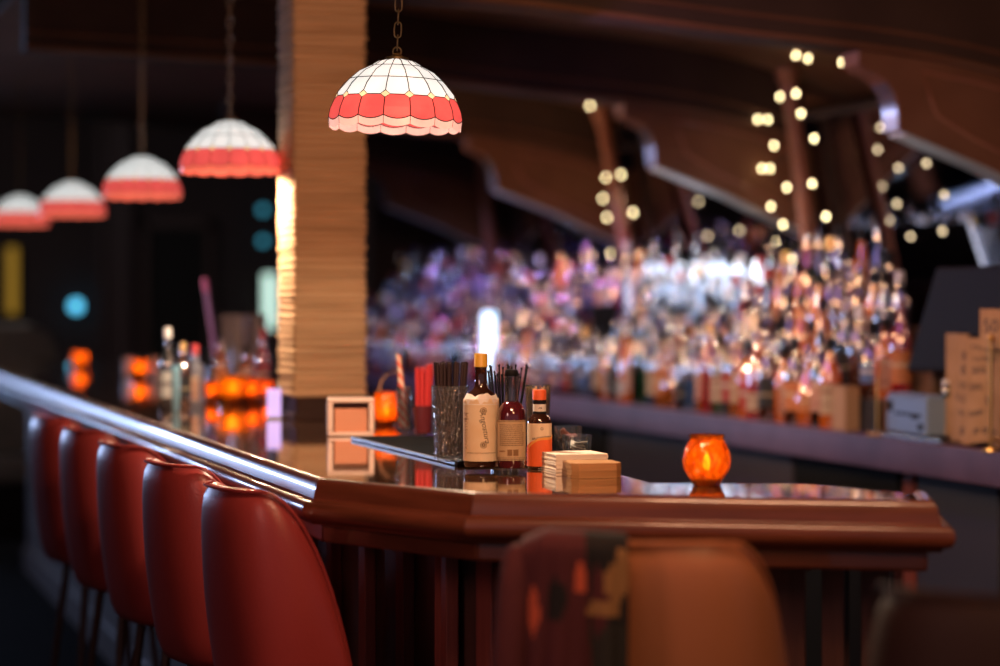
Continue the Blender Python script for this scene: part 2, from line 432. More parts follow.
# ================================================================== PENDANT LAMPS
G_white = lamp_glass('lamp_glass_white', (.88, .93, .92), .78)
G_red = lamp_glass('lamp_glass_red', (.80, .095, .085), .86)
G_pink = lamp_glass('lamp_glass_pink', (.88, .46, .36), .95)
G_gold = lamp_glass('lamp_glass_gold', (.92, .66, .36), .95)
M_lead = mat('lead_came', (.03, .022, .02), .5, metal=.6)
NC = 16
rows = [(.018, .138), (.056, .122), (.099, .093), (.129, .054), (.1435, .006), (.1415, -.011)]
def pt(r, z, k): t = 2 * PI * (k + .5) / NC; return Vector((r * math.cos(t), r * math.sin(t), z))
def rm(i, f):                                                 # between row i and i+1, bulging slightly
    (r0, z0), (r1, z1) = rows[i], rows[i + 1]
    b = .0025 * math.sin(PI * f)
    return r0 + (r1 - r0) * f + b, z0 + (z1 - z0) * f + b
def make_lamp(pink):
    t = thing('pendant_lamp', 'x', 'lamp', group='row of stained glass pendant lamps over the bar')
    sh = new_bm(); dias = []
    dm = .0105                                                # half diamond
    for i in range(3):
        for k in range(NC):
            q = [rm(i, f) for f in (0, .5, 1)]
            if i < 2:
                for (ra, za), (rb, zb) in zip(q, q[1:]):
                    sh.faces.new([sh.verts.new(p) for p in (pt(ra, za, k), pt(ra, za, k + 1), pt(rb, zb, k + 1), pt(rb, zb, k))])
            else:                                             # bottom corners cut by the diamonds
                r0, z0 = rows[2]; r1, z1 = rows[3]; f = 1 - dm / .06
                ru, zu = rm(2, .82)
                def e(kk, s): p = pt(r1, z1, kk); q_ = pt(r1, z1, kk + s); return p + (q_ - p).normalized() * dm
                P = [pt(r0, z0, k), pt(r0, z0, k + 1), pt(ru, zu, k + 1), e(k + 1, -1), e(k, 1), pt(ru, zu, k)]
                sh.faces.new([sh.verts.new(p) for p in P])
    t0 = t; t = to_obj('shade', sh, G_white, t0)
    rd, pk, ld = new_bm(), new_bm(), new_bm()
    r3, z3 = rows[3]; r4, z4 = rows[4]; r5, z5 = rows[5]
    def sag(k, f, amp): return -amp * (1 - (2 * f - 1) ** 2)
    for k in range(NC):
        def e(kk, s): p = pt(r3, z3, kk); q_ = pt(r3, z3, kk + s); return p + (q_ - p).normalized() * dm
        rl, zl = rm(3, .18); rl -= .001
        mid = [(pt(*rm(3, .6), k)), (pt(*rm(3, .6), k + 1))]
        nb = 6
        bot = [pt(r4, z4, k).lerp(pt(r4, z4, k + 1), f / nb) + Vector((0, 0, sag(k, f / nb, .007) + .004)) for f in range(nb + 1)]
        bot = [Vector((p.x, p.y, p.z)) * 1.0 for p in bot]
        up = [e(k, 1), e(k + 1, -1), pt(rl, zl, k + 1), mid[1]]
        rd.faces.new([rd.verts.new(p) for p in [pt(rl, zl, k), e(k, 1), e(k + 1, -1), pt(rl, zl, k + 1), mid[1], mid[0]]])
        rd.faces.new([rd.verts.new(p) for p in [mid[0], mid[1]] + bot[::-1]])
        low = [pt(r5, z5, k).lerp(pt(r5, z5, k + 1), f / nb) + Vector((0, 0, sag(k, f / nb, .006) + .004)) for f in range(nb + 1)]
        for f in range(nb): pk.faces.new([pk.verts.new(p) for p in (bot[f], bot[f + 1], low[f + 1], low[f])])
        ru, zu = rm(2, .82)
        dia = new_bm(); dia.faces.new([dia.verts.new(p) for p in (pt(ru, zu, k), e(k, 1), pt(rl, zl, k), e(k, -1))]); dias.append(dia)
        # leading
        w = .0011
        for i in range(2): tube(ld, [pt(*rm(i, f), k) for f in (0, .5, 1)], w, 5)
        tube(ld, [pt(*rm(2, f), k) for f in (0, .4, .82)], w, 5)
        tube(ld, [e(k, 1), e(k + 1, -1)], w, 5)
        tube(ld, [pt(ru, zu, k), e(k, 1), pt(rl, zl, k), e(k, -1), pt(ru, zu, k)], w, 5)
        tube(ld, [pt(rl, zl, k), mid[0], bot[0]], w, 5)
        tube(ld, bot, w, 5)
        tube(ld, [bot[0], low[0]], .0006, 4)
        for i in (1, 2): tube(ld, [pt(*rows[i], k), pt(*rows[i], k + 1)], w, 5)
    to_obj('red_glass', rd, G_red, t); to_obj('scalloped_border', pk, pink, t)
    [to_obj('diamond_glass', q, G_gold, t) for q in dias]; to_obj('leading', ld, M_lead, t); t = t0
    bm = new_bm(); lathe(bm, [(0, .139), (.026, .137), (.024, .142), (.012, .145), (.006, .151), (0, .151)], 20)
    to_obj('cap', bm, M_bronze, t, smooth=True)
    bm = new_bm(); lathe(bm, [(0, .052), (.012, .054), (.02, .065), (.021, .078), (.013, .098), (.012, .13), (0, .13)], 14)
    to_obj('bulb', bm, mat('bulb', (1, .9, .75), .3, emis=(1, .85, .65), es=6), t, smooth=True)
    bm = new_bm()                                             # chain
    z = .158; k = 0
    def link(zc, hh, ww, flip, rr):
        pts = []
        for i in range(14):
            a = 2 * PI * i / 14; x = ww * math.cos(a); zz = (hh - ww) * (1 if math.sin(a) > 0 else -1) * (1 if abs(math.sin(a)) > .01 else 0) + ww * math.sin(a)
            pts.append((x, 0, zc + zz) if flip else (0, x, zc + zz))
        tube(bm, pts, rr, 6, closed=True)
    link(.1545, .0095, .009, True, .0018); z = .160
    while z < 1.62:
        link(z + .013, .0165, .0075, k % 2 == 1, .0017); z += .0275; k += 1
    to_obj('chain', bm, M_bronze, t, smooth=True)
    return t
lampS = [(395, 124.5, 2.94), (230, 169.4, 3.95), (142, 195, 4.97), (72, 213.5, 6.0), (20, 223, 6.95)]
names = ['stained glass pendant lamp in sharp focus hanging in front of the ridged pillar', 'stained glass pendant lamp whose rim meets the lit edge of the pillar',
         'stained glass pendant lamp, third along the bar, alone above the black doorway', 'stained glass pendant lamp, fourth along, overlapping the farthest lamp',
         'farthest stained glass pendant lamp, cut by the photo edge']
L0 = make_lamp(G_pink); L1_ = make_lamp(lamp_glass('lamp_glass_salmon', (.84, .15, .09), .95))
for i, (px, py, y) in enumerate(lampS):
    o = L0 if i == 0 else (L1_ if i == 1 else dup(L1_))
    p = at(px, py, y * K); o.location = p; o['label'] = names[i]; o.rotation_euler = (0, .03 if i == 0 else 0, i * .23 + rad(4))
    light('bulb_light', 'SPOT', (p.x, p.y, p.z - .014), [48, 40, 6, 5, 5][i], (1, .74, .50), .02, (p.x, p.y, 0), 168, .15)

# ================================================================== BAR STOOLS
def make_stool(vin, label, group='red vinyl bar stools', thm=84.0, flat=.36, ex=1.7, sqr=2.7, rad_=.185):
    """faces local +x; backrest centre outer face at x = -.225"""
    t = thing('bar_stool', label, 'bar stool', group=group)
    zb, zt, zs = .615, 1.06, .70
    NS, NT = 20, 9
    def ztop(s): return zs + (zt - zs) * (1 - max(0, (abs(s) - flat) / (1 - flat)) ** ex)
    def P(s, z, r_off):
        a = rad(thm) * s
        lean = .05 * (z - zb) / (zt - zb)
        rr = rad_ + r_off + .022 * (z - zb) / (zt - zb) * 0
        # squarish plan: superellipse
        c, n_ = math.cos(a), math.sin(a)
        k = 1 / ((abs(c) ** sqr + abs(n_) ** sqr) ** (1 / sqr))
        return Vector((-rr * k * c - lean * max(0, c), rr * k * n_, z))
    bm = new_bm()
    outer, inner = [], []
    for i in range(NS + 1):
        s = -1 + 2 * i / NS
        zt_ = ztop(s * .995); zb_ = zb + .05 * abs(s) ** 4
        o_, i_ = [], []
        for j in range(NT + 1):
            f = j / NT; z = zb_ + (zt_ - zb_) * f
            puff = .012 * math.sin(PI * f)
            o_.append(bm.verts.new(P(s, z, puff - .008 * (f > .99) - .008 * (f < .01))))
            i_.append(bm.verts.new(P(s, z, -.045 - puff * .4 + .008 * (f > .99) + .008 * (f < .01))))
        outer.append(o_); inner.append(i_)
    for i in range(NS):
        for j in range(NT):
            bm.faces.new((outer[i][j], outer[i + 1][j], outer[i + 1][j + 1], outer[i][j + 1]))
            bm.faces.new((inner[i][j], inner[i][j + 1], inner[i + 1][j + 1], inner[i + 1][j]))
        bm.faces.new((outer[i][NT], outer[i + 1][NT], inner[i + 1][NT], inner[i][NT]))
        bm.faces.new((outer[i][0], inner[i][0], inner[i + 1][0], outer[i + 1][0]))
    for i in (0, NS):
        for j in range(NT): bm.faces.new((outer[i][j], outer[i][j + 1], inner[i][j + 1], inner[i][j]))
    to_obj('backrest', bm, vin, t, smooth=80, subsurf=1)
    bm = new_bm()
    pts = [P(-1 + 2 * i / 40, ztop((-1 + 2 * i / 40) * .995) - .005, -.007) for i in range(41)]
    tube(bm, pts, .0035, 6)
    to_obj('piping', bm, vin, t, smooth=True)
    bm = new_bm()
    lathe(bm, [(0, .63), (.10, .63), (.112, .64), (.115, .66), (.112, .685), (.09, .698), (0, .70)], 28, sq=.7, cx=-.03)
    to_obj('seat', bm, vin, t, smooth=True)
    M_leg = mat('stool_wood', (.05, .02, .012), .5)
    for sx in (-1, 1):
        for sy in (-1, 1):
            bm = new_bm(); tube(bm, [(sx * .085, sy * .085, .64), (sx * .15, sy * .15, 0.0)], .013, 8, r1=.009)
            to_obj('leg', bm, M_leg, t, smooth=True)
    bm = new_bm(); q = .135
    tube(bm, [(q, q, .18), (-q, q, .18), (-q, -q, .18), (q, -q, .18)], .008, 8, closed=True)
    to_obj('foot_rail', bm, M_bronze, t, smooth=True)
    return t
slab = ['red vinyl bar stool nearest the bar corner, its stitched back largest', 'red vinyl bar stool second from the bar corner along the rail', 'red vinyl bar stool third from the bar corner along the rail',
        'red vinyl bar stool fourth from the bar corner, thin legs showing below', 'red vinyl bar stool farthest along the rail, dim and blurred']
S0 = make_stool(M_vinyl, slab[0], thm=90.0, flat=.50, ex=1.8, sqr=4.0, rad_=.168)
a0, db = .13, .69
for i in range(5):
    o = S0 if i == 0 else dup(S0, label=slab[i])
    o.location = W(a0 + db * i, -.005 + .016 - .012 * i); o.rotation_euler.z = TH + rad(11) + (0 if i == 0 else R.uniform(-.03, .03))
ST = make_stool(M_vinyl2, 'orange-brown vinyl bar stool with a camouflage jacket over its back', 'brown vinyl bar stools at the bar end')
yb = 2.03 * K
ST.location = ((679 - 500) / F * yb, yb + .235, 0); ST.rotation_euler.z = rad(90) - rad(3)
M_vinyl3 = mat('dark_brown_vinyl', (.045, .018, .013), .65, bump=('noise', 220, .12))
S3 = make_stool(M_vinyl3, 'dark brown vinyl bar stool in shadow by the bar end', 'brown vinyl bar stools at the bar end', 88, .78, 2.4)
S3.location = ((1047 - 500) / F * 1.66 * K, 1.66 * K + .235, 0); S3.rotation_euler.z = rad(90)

# jacket
M_camo = mat('camo_burgundy', (.085, .016, .02), .9, noise=((.10, .02, .024), 9))
CAMO = [M_camo, mat('camo_black', (.014, .012, .013), .9), mat('camo_tan', (.34, .17, .06), .9), mat('camo_orange', (.62, .11, .05), .9), mat('camo_green', (.028, .025, .02), .9)]
from mathutils import noise as mnoise
def camo(x, z):
    """printed pattern of the cloth: x across (0..1), z below the top edge in metres"""
    w_ = lambda k: .035 * mnoise.noise(Vector((x * 5 + k, z * 14, k * 3.1)))
    def blob(cx, cz, rx, rz, k): return ((x - cx) / rx) ** 2 + ((z - cz) / rz) ** 2 < 1 + 9 * w_(k)
    if blob(.13, .105, .045, .035, 1) or blob(.545, .055, .05, .022, 2): return 3
    if blob(.86, .06, .10, .026, 3) or blob(.93, .045, .09, .03, 8) or blob(.74, .098, .15, .013, 4): return 2
    if blob(.5, .26, .2, .05, 5) or x > .60 + .25 * (z - .03) + w_(6) * 2 and not blob(.72, .085, .09, .05, 9): return 1 if z < .12 else 4
    if blob(.33, .085, .09, .03, 7) or blob(.2, .28, .12, .04, 11): return 1
    return 0
bm = new_bm()
NX, NZ = 56, 80
grid = []
sl = ST.location
for i in range(NX + 1):
    f = i / NX
    colv = []
    for j in range(NZ + 1):
        g = j / NZ                                             # 0 inside the seat, over the top, down outside
        x = -.226 + .150 * f
        over = .28
        top = 1.075 - .022 * max(0, .22 - f) ** 1 * 4 - .01 * f
        yo = -.268 + .10 * max(0, .35 - f) ** 1.3 + .05 * max(0, .2 - f)
        if g < over:
            q = g / over; z = top - .16 * (1 - q); y = yo + .075 * (1 - q) + .075 * min(1, (1 - q) * 8) + .045
        else:
            q = (g - over) / (1 - over)
            ang = min(1, q / .07) * PI / 2
            y = yo + .045 * (1 - math.sin(ang)) ; z = top - (.018 * (1 - math.cos(ang))) - max(0, q - .07) * .62
            y -= .006 + .012 * min(1, q * 2) * (math.sin(f * 17 + q * 1.5) * .7 + math.sin(f * 31 + 2 + q * 3) * .4) + .02 * q
            x += .012 * q * math.sin(f * 9 + q * 4) - .02 * q * (1 - f)
        colv.append(bm.verts.new((x, y, z)))
    grid.append(colv)
for i in range(NX):
    for j in range(NZ):
        fc = bm.faces.new((grid[i][j], grid[i + 1][j], grid[i + 1][j + 1], grid[i][j + 1]))
        fc.material_index = camo((i + .5) / NX, max(0, 1.07 - grid[i][j].co.z))
jk = thing('camouflage_jacket', 'dark red and black camouflage jacket hung over the orange-brown stool back', 'jacket', (sl.x, sl.y, 0))
o = to_obj('jacket_cloth', bm, CAMO, jk, smooth=80)
md = o.modifiers.new('s', 'SOLIDIFY'); md.thickness = .008; md.offset = 1
o.modifiers.new('u', 'SUBSURF').render_levels = 1
bm = new_bm()                                                  # sleeve hanging at the side
tube(bm, [(-.232, -.215, 1.06), (-.242, -.245, 1.0), (-.248, -.256, .88), (-.256, -.258, .72), (-.256, -.258, .56)], .022, 12, r1=.034)
to_obj('sleeve', bm, M_camo, jk, smooth=True, subsurf=1)

# ================================================================== THINGS ON THE BAR
# mat
mt_a, mt_b0 = ab(on(352, 440, BAR)); mt_n = ab(on(462, 466, BAR))[0]; mt_m = ab(on(392, 449, BAR))[0]
M_matedge = mat('mat_edge', (.03, .03, .035), .4)
bmt = thing('bar_mat', 'long black rubber bar mat under the straw tumblers and bitters bottles', 'bar mat', W(0, 0, BAR + .0004), TH)
bm = new_bm(); x0 = mt_b0; box(bm, x0, x0 + .19, mt_n, mt_m - .002, .0, .008); box(bm, x0, x0 + .19, mt_m + .002, mt_a, 0, .008)
to_obj('mat_pad', bm, M_rubber, bmt, bevel=.003)
bm = new_bm(); box(bm, x0 - .003, x0 + .004, mt_n, mt_a, 0, .0085); box(bm, x0, x0 + .19, mt_a - .004, mt_a + .002, 0, .0085)
to_obj('rim', bm, M_matedge, bmt, bevel=.002)
MZ = BAR + .0085
def onmat(px, py): return on(px, py, MZ)

def tumbler_prof(r0, r1, h, th=.003):
    return [(0, 0), (r0 * .8, 0), (r0, .003), (r1, h), (r1 - th, h), (r0 - th, .012), (0, .012)]
def straws(bm, n, r_in, z0, length, rr, spread, rng, seg=6):
    for i in range(n):
        a = rng.uniform(0, 2 * PI); q = math.sqrt(rng.random())
        bx, by = r_in * .75 * q * math.cos(a), r_in * .75 * q * math.sin(a)
        ta = a + rng.uniform(-.4, .4)
        tx, ty = bx + spread * q * math.cos(ta), by + spread * q * math.sin(ta)
        tube(bm, [(bx, by, z0), (tx, ty, z0 + length * rng.uniform(.95, 1.0))], rr, seg)
M_cut = clear_glass('cut_glass', (.93, .95, .97), .62, .12, bump=((150, 150, 110), 1.0))
M_clear = clear_glass('thin_glass', (.93, .95, .96), .8, .04)
M_straw_b = mat('black_straw', (.045, .026, .026), .4)
p = onmat(450, 461)
tb = thing('straw_tumbler', 'dimpled clear tumbler packed with dark brown drinking straws', 'tumbler', p)
bm = new_bm(); lathe(bm, tumbler_prof(.033, .0395, .155), 32); to_obj('glass', bm, M_cut, tb, smooth=50)
rng = random.Random(3); nst = 0
for i in range(26):
    bm = new_bm(); a = rng.uniform(0, 2 * PI); q = math.sqrt(rng.random())
    tube(bm, [(.022 * q * math.cos(a), .022 * q * math.sin(a), .014), (.036 * q * math.cos(a + .2), .034 * q * math.sin(a + .2), .205 * rng.uniform(.975, 1.0))], .0032, 7)
    to_obj('straw', bm, M_straw_b, tb, smooth=True)

# --- bitters bottles
def bottle_on(name, label, px, y, prof, glass, rotz=0, sq=0, n=32, cat='bottle', group='bitters bottles on the bar mat'):
    p = onmat(px, y) if px < 520 else on(px, y, BAR + .0005); t = thing(name, label, cat, p, rotz, group)
    bm = new_bm(); lathe(bm, prof, n, sq); to_obj('glass_body', bm, glass, t, smooth=50)
    t.scale = (.97, .97, .955)
    return t
def face(px): return math.atan((px - 500) / F) * -1.0
G_amber = mat('amber_glass', (.035, .012, .007), .08, coat=1.0, spec=.8)
G_wine = mat('dark_red_liquid', (.085, .01, .016), .07, coat=1.0, spec=.8)
M_ink = mat('black_ink', (.03, .025, .03), .7)
M_inkb = mat('brown_ink', (.16, .09, .04), .7)
M_cream = mat('cream_label', (.74, .54, .31), .65, noise=((.80, .64, .42), 18))
M_white = mat('white_label', (.84, .78, .70), .7, noise=((.74, .66, .58), 40))
t1 = bottle_on('bitters_bottle', 'tall bitters bottle with oversized cream label and yellow cap', 481, 466.5,
     [(0, 0), (.033, 0), (.0355, .004), (.0355, .125), (.034, .140), (.027, .153), (.016, .162), (.0128, .170), (.012, .205), (.0128, .207), (.0128, .211), (0, .211)], G_amber, face(481))
bm = new_bm()
arc_patch(bm, .0363, .013, .136, -1.45, 1.75, 40, ztop=lambda s: .137 + .004 * math.sin(s * 23) + .003 * math.sin(s * 51 + 1))
L1 = to_obj('label', bm, M_cream, t1, smooth=40); L1['label'] = 'oversized cream paper label'
bm = new_bm(); N_ = 36                                          # ragged paper folded in over the shoulder
for i in range(N_):
    q = []
    for ii in (i, i + 1):
        tt = -1.45 + 3.2 * ii / N_; h1 = .149 + .0025 * math.sin(ii * .4) + .001 * math.sin(ii * .95)
        q.append([Vector((r * math.sin(tt), -r * math.cos(tt), z)) for r, z in ((.0372, .130), (.0352, .1415), (.0295, h1 + .002))])
    for j in range(2): bm.faces.new([bm.verts.new(c) for c in (q[0][j], q[1][j], q[1][j + 1], q[0][j + 1])])
o = to_obj('label_collar', bm, M_white, t1); o['label'] = 'torn white paper edge over the shoulder'
bm = new_bm(); lathe(bm, [(0, .236), (.0125, .236), (.0135, .234), (.0138, .212), (.0142, .211), (.0142, .208), (0, .208)], 28)
to_obj('cap', bm, mat('yellow_cap', (.72, .40, .05), .4), t1, smooth=40)['label'] = 'yellow ridged screw cap'
def printed(par, s, size, r, zc, ang, rot=0.0, m=None, shear=0.0, name='print'):
    bm = text_bm(s, size, .00015)
    for v in bm.verts:
        x, y, z = v.co; x += shear * y
        v.co = Vector((x * math.cos(rot) - y * math.sin(rot), x * math.sin(rot) + y * math.cos(rot), z))
    wrap(bm, r, zc, ang); to_obj(name, bm, m or M_ink, par)
def ring_mark(par, r, zc, ang, R0, R1, m):
    bm = new_bm(); n = 20; vs = []
    for k in range(n):
        a = 2 * PI * k / n; vs.append((bm.verts.new((R0 * math.cos(a), R0 * math.sin(a), .0003)), bm.verts.new((R1 * math.cos(a), R1 * math.sin(a), .0003))))
    for k in range(n): A, B = vs[k], vs[(k + 1) % n]; bm.faces.new((A[0], A[1], B[1], B[0]))
    wrap(bm, r, zc, ang); to_obj('emblem', bm, m, par)
printed(L1, 'Angostura', .0165, .0370, .083, .22, -PI / 2 + .18, shear=.35)
printed(L1, 'ANGOSTURA', .0125, .0370, .075, -.95, PI / 2, mat('faded_ink', (.42, .28, .2), .7))
for zc in (.118, .047): ring_mark(L1, .0370, zc, .14, .0055, .0068, M_inkb); ring_mark(L1, .0370, zc, .14, .0015, .004, M_inkb)
bm = new_bm()
for z in (.100, .112, .03): arc_patch(bm, .0370, z, z + .0007, -.85 if z < .05 else -1.3, .95 if z < .05 else -.75, 10)
to_obj('print_rule', bm, M_inkb, L1)

t2 = bottle_on('bitters_bottle', 'dark red bitters bottle with tan printed label and black stopper', 511.5, 467.5,
     [(0, 0), (.0265, 0), (.0285, .004), (.0285, .105), (.0275, .118), (.021, .130), (.0135, .138), (0, .138)], G_wine, face(511))
bm = new_bm(); lathe(bm, [(.0138, .137), (.0128, .150), (.0122, .18), (.0135, .184), (.0135, .19), (.011, .19), (.011, .14)], 24)
to_obj('neck', bm, clear_glass('neck_glass', (.82, .74, .74), .6, .06), t2, smooth=40)['label'] = 'empty clear glass neck'
bm = new_bm(); lathe(bm, [(0, .203), (.012, .203), (.0138, .199), (.0138, .192), (.012, .1895), (0, .1895)], 24)
to_obj('stopper', bm, M_black, t2, smooth=40)['label'] = 'black stopper'
M_tan = mat('tan_label', (.55, .37, .19), .7, noise=((.62, .44, .25), 25))
bm = new_bm(); arc_patch(bm, .0290, .016, .099, -1.35, 1.35, 28); L2 = to_obj('label', bm, M_tan, t2, smooth=40); L2['label'] = 'tan label with fine print'
bm = new_bm()
for z, h in ((.018, .001), (.0215, .0006), (.0965, .001)): arc_patch(bm, .0297, z, z + h, -1.33, 1.33, 24)
rng = random.Random(5)
for k in range(11):
    z = .047 + k * .0042; x = -.9
    while x < .85:
        w_ = rng.uniform(.06, .2); arc_patch(bm, .0297, z, z + .0014, x, min(.95, x + w_), 2); x += w_ + .05
to_obj('print', bm, M_inkb, L2)
bm = new_bm()
for x0, x1 in ((-.28, .05), (.12, .48)): arc_patch(bm, .0297, .026, .039, x0, x1, 4)
arc_patch(bm, .0297, .026, .039, -.95, -.45, 4, zbot=lambda s: .034, ztop=lambda s: .0365)
to_obj('barcode', bm, mat('barcode_brown', (.26, .13, .05), .7), L2)

t3 = bottle_on('bitters_bottle', 'small bitters bottle with orange cap and orange and cream label', 539.5, 468.5,
     [(0, 0), (.023, 0), (.0245, .003), (.0245, .098), (.022, .108), (.0145, .114), (.0128, .120), (.0128, .146), (0, .146)], G_amber, face(540))
bm = new_bm(); arc_patch(bm, .0250, .006, .096, -1.5, 1.5, 30); L3 = to_obj('label', bm, mat('cream_label_plain', (.80, .60, .40), .65), t3, smooth=40)
bm = new_bm(); arc_patch(bm, .0257, .006, .05, -1.5, 1.5, 30, ztop=lambda s: .044 + .028 * s + .006 * math.sin(s * 5))
to_obj('label_band', bm, mat('orange_label', (.82, .13, .03), .6), L3, smooth=40)['label'] = 'orange lower half of the label'
bm = new_bm(); arc_patch(bm, .0262, .066, .07, -1.0, 1.5, 20, zbot=lambda s: .043 + .03 * s + .006 * math.sin(s * 5), ztop=lambda s: .048 + .03 * s + .006 * math.sin(s * 5))
to_obj('label_stripe', bm, mat('amber_stripe', (.85, .36, .08), .6), L3)
printed(L3, 'ANGOSTURA', .0075, .0264, .0655, .22, .10, shear=.2)
bm = new_bm(); lathe(bm, [(0, .166), (.0135, .166), (.0142, .164), (.0142, .145), (0, .145)], 24)
to_obj('cap', bm, mat('orange_cap', (.85, .14, .04), .4), t3, smooth=40)['label'] = 'orange screw cap'
bm = new_bm(); arc_patch(bm, .0131, .119, .136, -1.7, 1.7, 20); L3b = to_obj('neck_label', bm, M_white, t3, smooth=40)
bm = new_bm()
for z in (.1385, .115): lathe(bm, [(.0136, z), (.0142, z + .001), (.0142, z + .005), (.0136, z + .006)], 24)
to_obj('neck_band', bm, M_black, t3, smooth=40)
printed(L3b, 'AB', .006, .0138, .128, .1); ring_mark(L3, .0258, .085, .2, .002, .003, M_inkb)

# --- black pick holder behind
p = onmat(505, 455)
th = thing('pick_holder', 'tumbler of black cocktail picks standing behind the tall bitters bottles', 'tumbler', p)
bm = new_bm(); lathe(bm, tumbler_prof(.030, .036, .11), 24); to_obj('glass', bm, M_clear, th, smooth=50)
rng = random.Random(11)
for i in range(34):
    a = rng.uniform(0, 2 * PI); q = .35 + .65 * rng.random(); bm = new_bm()
    top = Vector((.048 * q * math.cos(a), .04 * q * math.sin(a), rng.uniform(.165, .192)))
    tube(bm, [(.02 * q * math.cos(a), .02 * q * math.sin(a), .014), top], .0016, 5); ball(bm, top, .0028, 6)
    to_obj('pick', bm, M_black, th)
p = on(538, 456, BAR + .0005)
th = thing('toothpick_glass', 'clear glass of brown wooden sticks behind the orange-capped bottle', 'glass', p)
bm = new_bm(); lathe(bm, tumbler_prof(.023, .0285, .155), 24); to_obj('glass', bm, M_clear, th, smooth=50)
M_stick = mat('wood_stick', (.72, .36, .14), .6); rng = random.Random(12)
for i in range(20):
    a = rng.uniform(0, 2 * PI); q = .55 + .45 * math.sqrt(rng.random()); bm = new_bm()
    tube(bm, [(.018 * q * math.cos(a), .018 * q * math.sin(a), .014), (.0252 * q * math.cos(a), .0252 * q * math.sin(a), .145 + .008 * rng.random())], .0022, 5)
    to_obj('stick', bm, M_stick, th)
# --- two square rocks glasses
def rocks(px, y, label, fill):
    p = on(px, y, BAR + .0005); t = thing('rocks_glass', label, 'glass', p, rad(12), 'short square glasses behind the napkins')
    bm = new_bm(); lathe(bm, [(0, 0), (.024, 0), (.026, .003), (.0285, .058), (.0265, .058), (.0245, .010), (0, .010)], 32, sq=4)
    to_obj('glass', bm, M_clear, t, smooth=50)
    rng = random.Random(fill); bm = new_bm()
    for k in range(5):
        M = Matrix.Translation((rng.uniform(-.008, .008), rng.uniform(-.008, .008), .024 + .004 * k)) @ Matrix.Rotation(rng.uniform(-.9, .9), 4, 'Y') @ Matrix.Rotation(rng.uniform(-.7, .7), 4, 'X')
        box(bm, -.014, .014, -.009, .009, -.0012, .0012, M)
    to_obj('packet', bm, M_paper if fill == 2 else mat('reddish_packet', (.4, .16, .12), .7), t)
    return t
rocks(568, 452, 'short square glass with reddish packets, behind the other rocks glass', 1)
rocks(577, 462.5, 'short square glass holding white folded packets behind the napkins', 2)

# --- napkins and coasters
def slab_stack(bm, cx, cy, w, d, z0, z1, n, rng, ang, cut=0.0, jit=.0012):
    dz = (z1 - z0) / n
    for k in range(n):
        jx, jy, ja = rng.uniform(-jit, jit), rng.uniform(-jit, jit), rng.uniform(-.012, .012)
        M = Matrix.Translation((cx + jx, cy + jy, 0)) @ Matrix.Rotation(ang + ja, 4, 'Z')
        c = cut
        pts = [(-w / 2 + c, -d / 2), (w / 2 - c, -d / 2), (w / 2, -d / 2 + c), (w / 2, d / 2 - c), (w / 2 - c, d / 2), (-w / 2 + c, d / 2), (-w / 2, d / 2 - c), (-w / 2, -d / 2 + c)] if c else [(-w / 2, -d / 2), (w / 2, -d / 2), (w / 2, d / 2), (-w / 2, d / 2)]
        pts = [(M @ Vector((x, y, 0))) for x, y in pts]
        prism(bm, [(p.x, p.y) for p in pts], z0 + k * dz, z0 + (k + .96) * dz)
def corner_at(px, py, w, ang):
    c = on(px, py, BAR); m = Matrix.Rotation(ang, 4, 'Z') @ Vector((w / 2, w / 2, 0)); return c + m
a_ = rad(16); p = corner_at(556, 473, .108, a_)
bm = new_bm(); slab_stack(bm, 0, 0, .108, .108, .0005, .036, 20, random.Random(1), 0)
nk = thing('napkin_stack', 'stack of white paper napkins behind the kraft coasters', 'napkins', (p.x, p.y, BAR), a_)
to_obj('napkin', bm, mat('napkin_paper', (.86, .74, .60), .85), nk)['kind'] = 'stuff'
a_ = rad(13); p2 = corner_at(573, 479, .098, a_)
for k in range(2):
    cs = thing('coaster_stack', ['lower bundle of kraft coasters in front of the napkins', 'upper bundle of kraft coasters in front of the napkins'][k],
               'coasters', (p2.x + .001 * k, p2.y - .001 * k, BAR + .0005 + k * .0145), a_ - rad(1.5 * k), 'bundles of kraft coasters')
    bm = new_bm(); slab_stack(bm, 0, 0, .098, .098, 0, .0142, 9, random.Random(k + 4), 0, .012, .0006)
    to_obj('coaster', bm, mat('coaster_board_%d' % k, [(.44, .23, .085), (.50, .26, .10)][k], .8), cs)['kind'] = 'stuff'

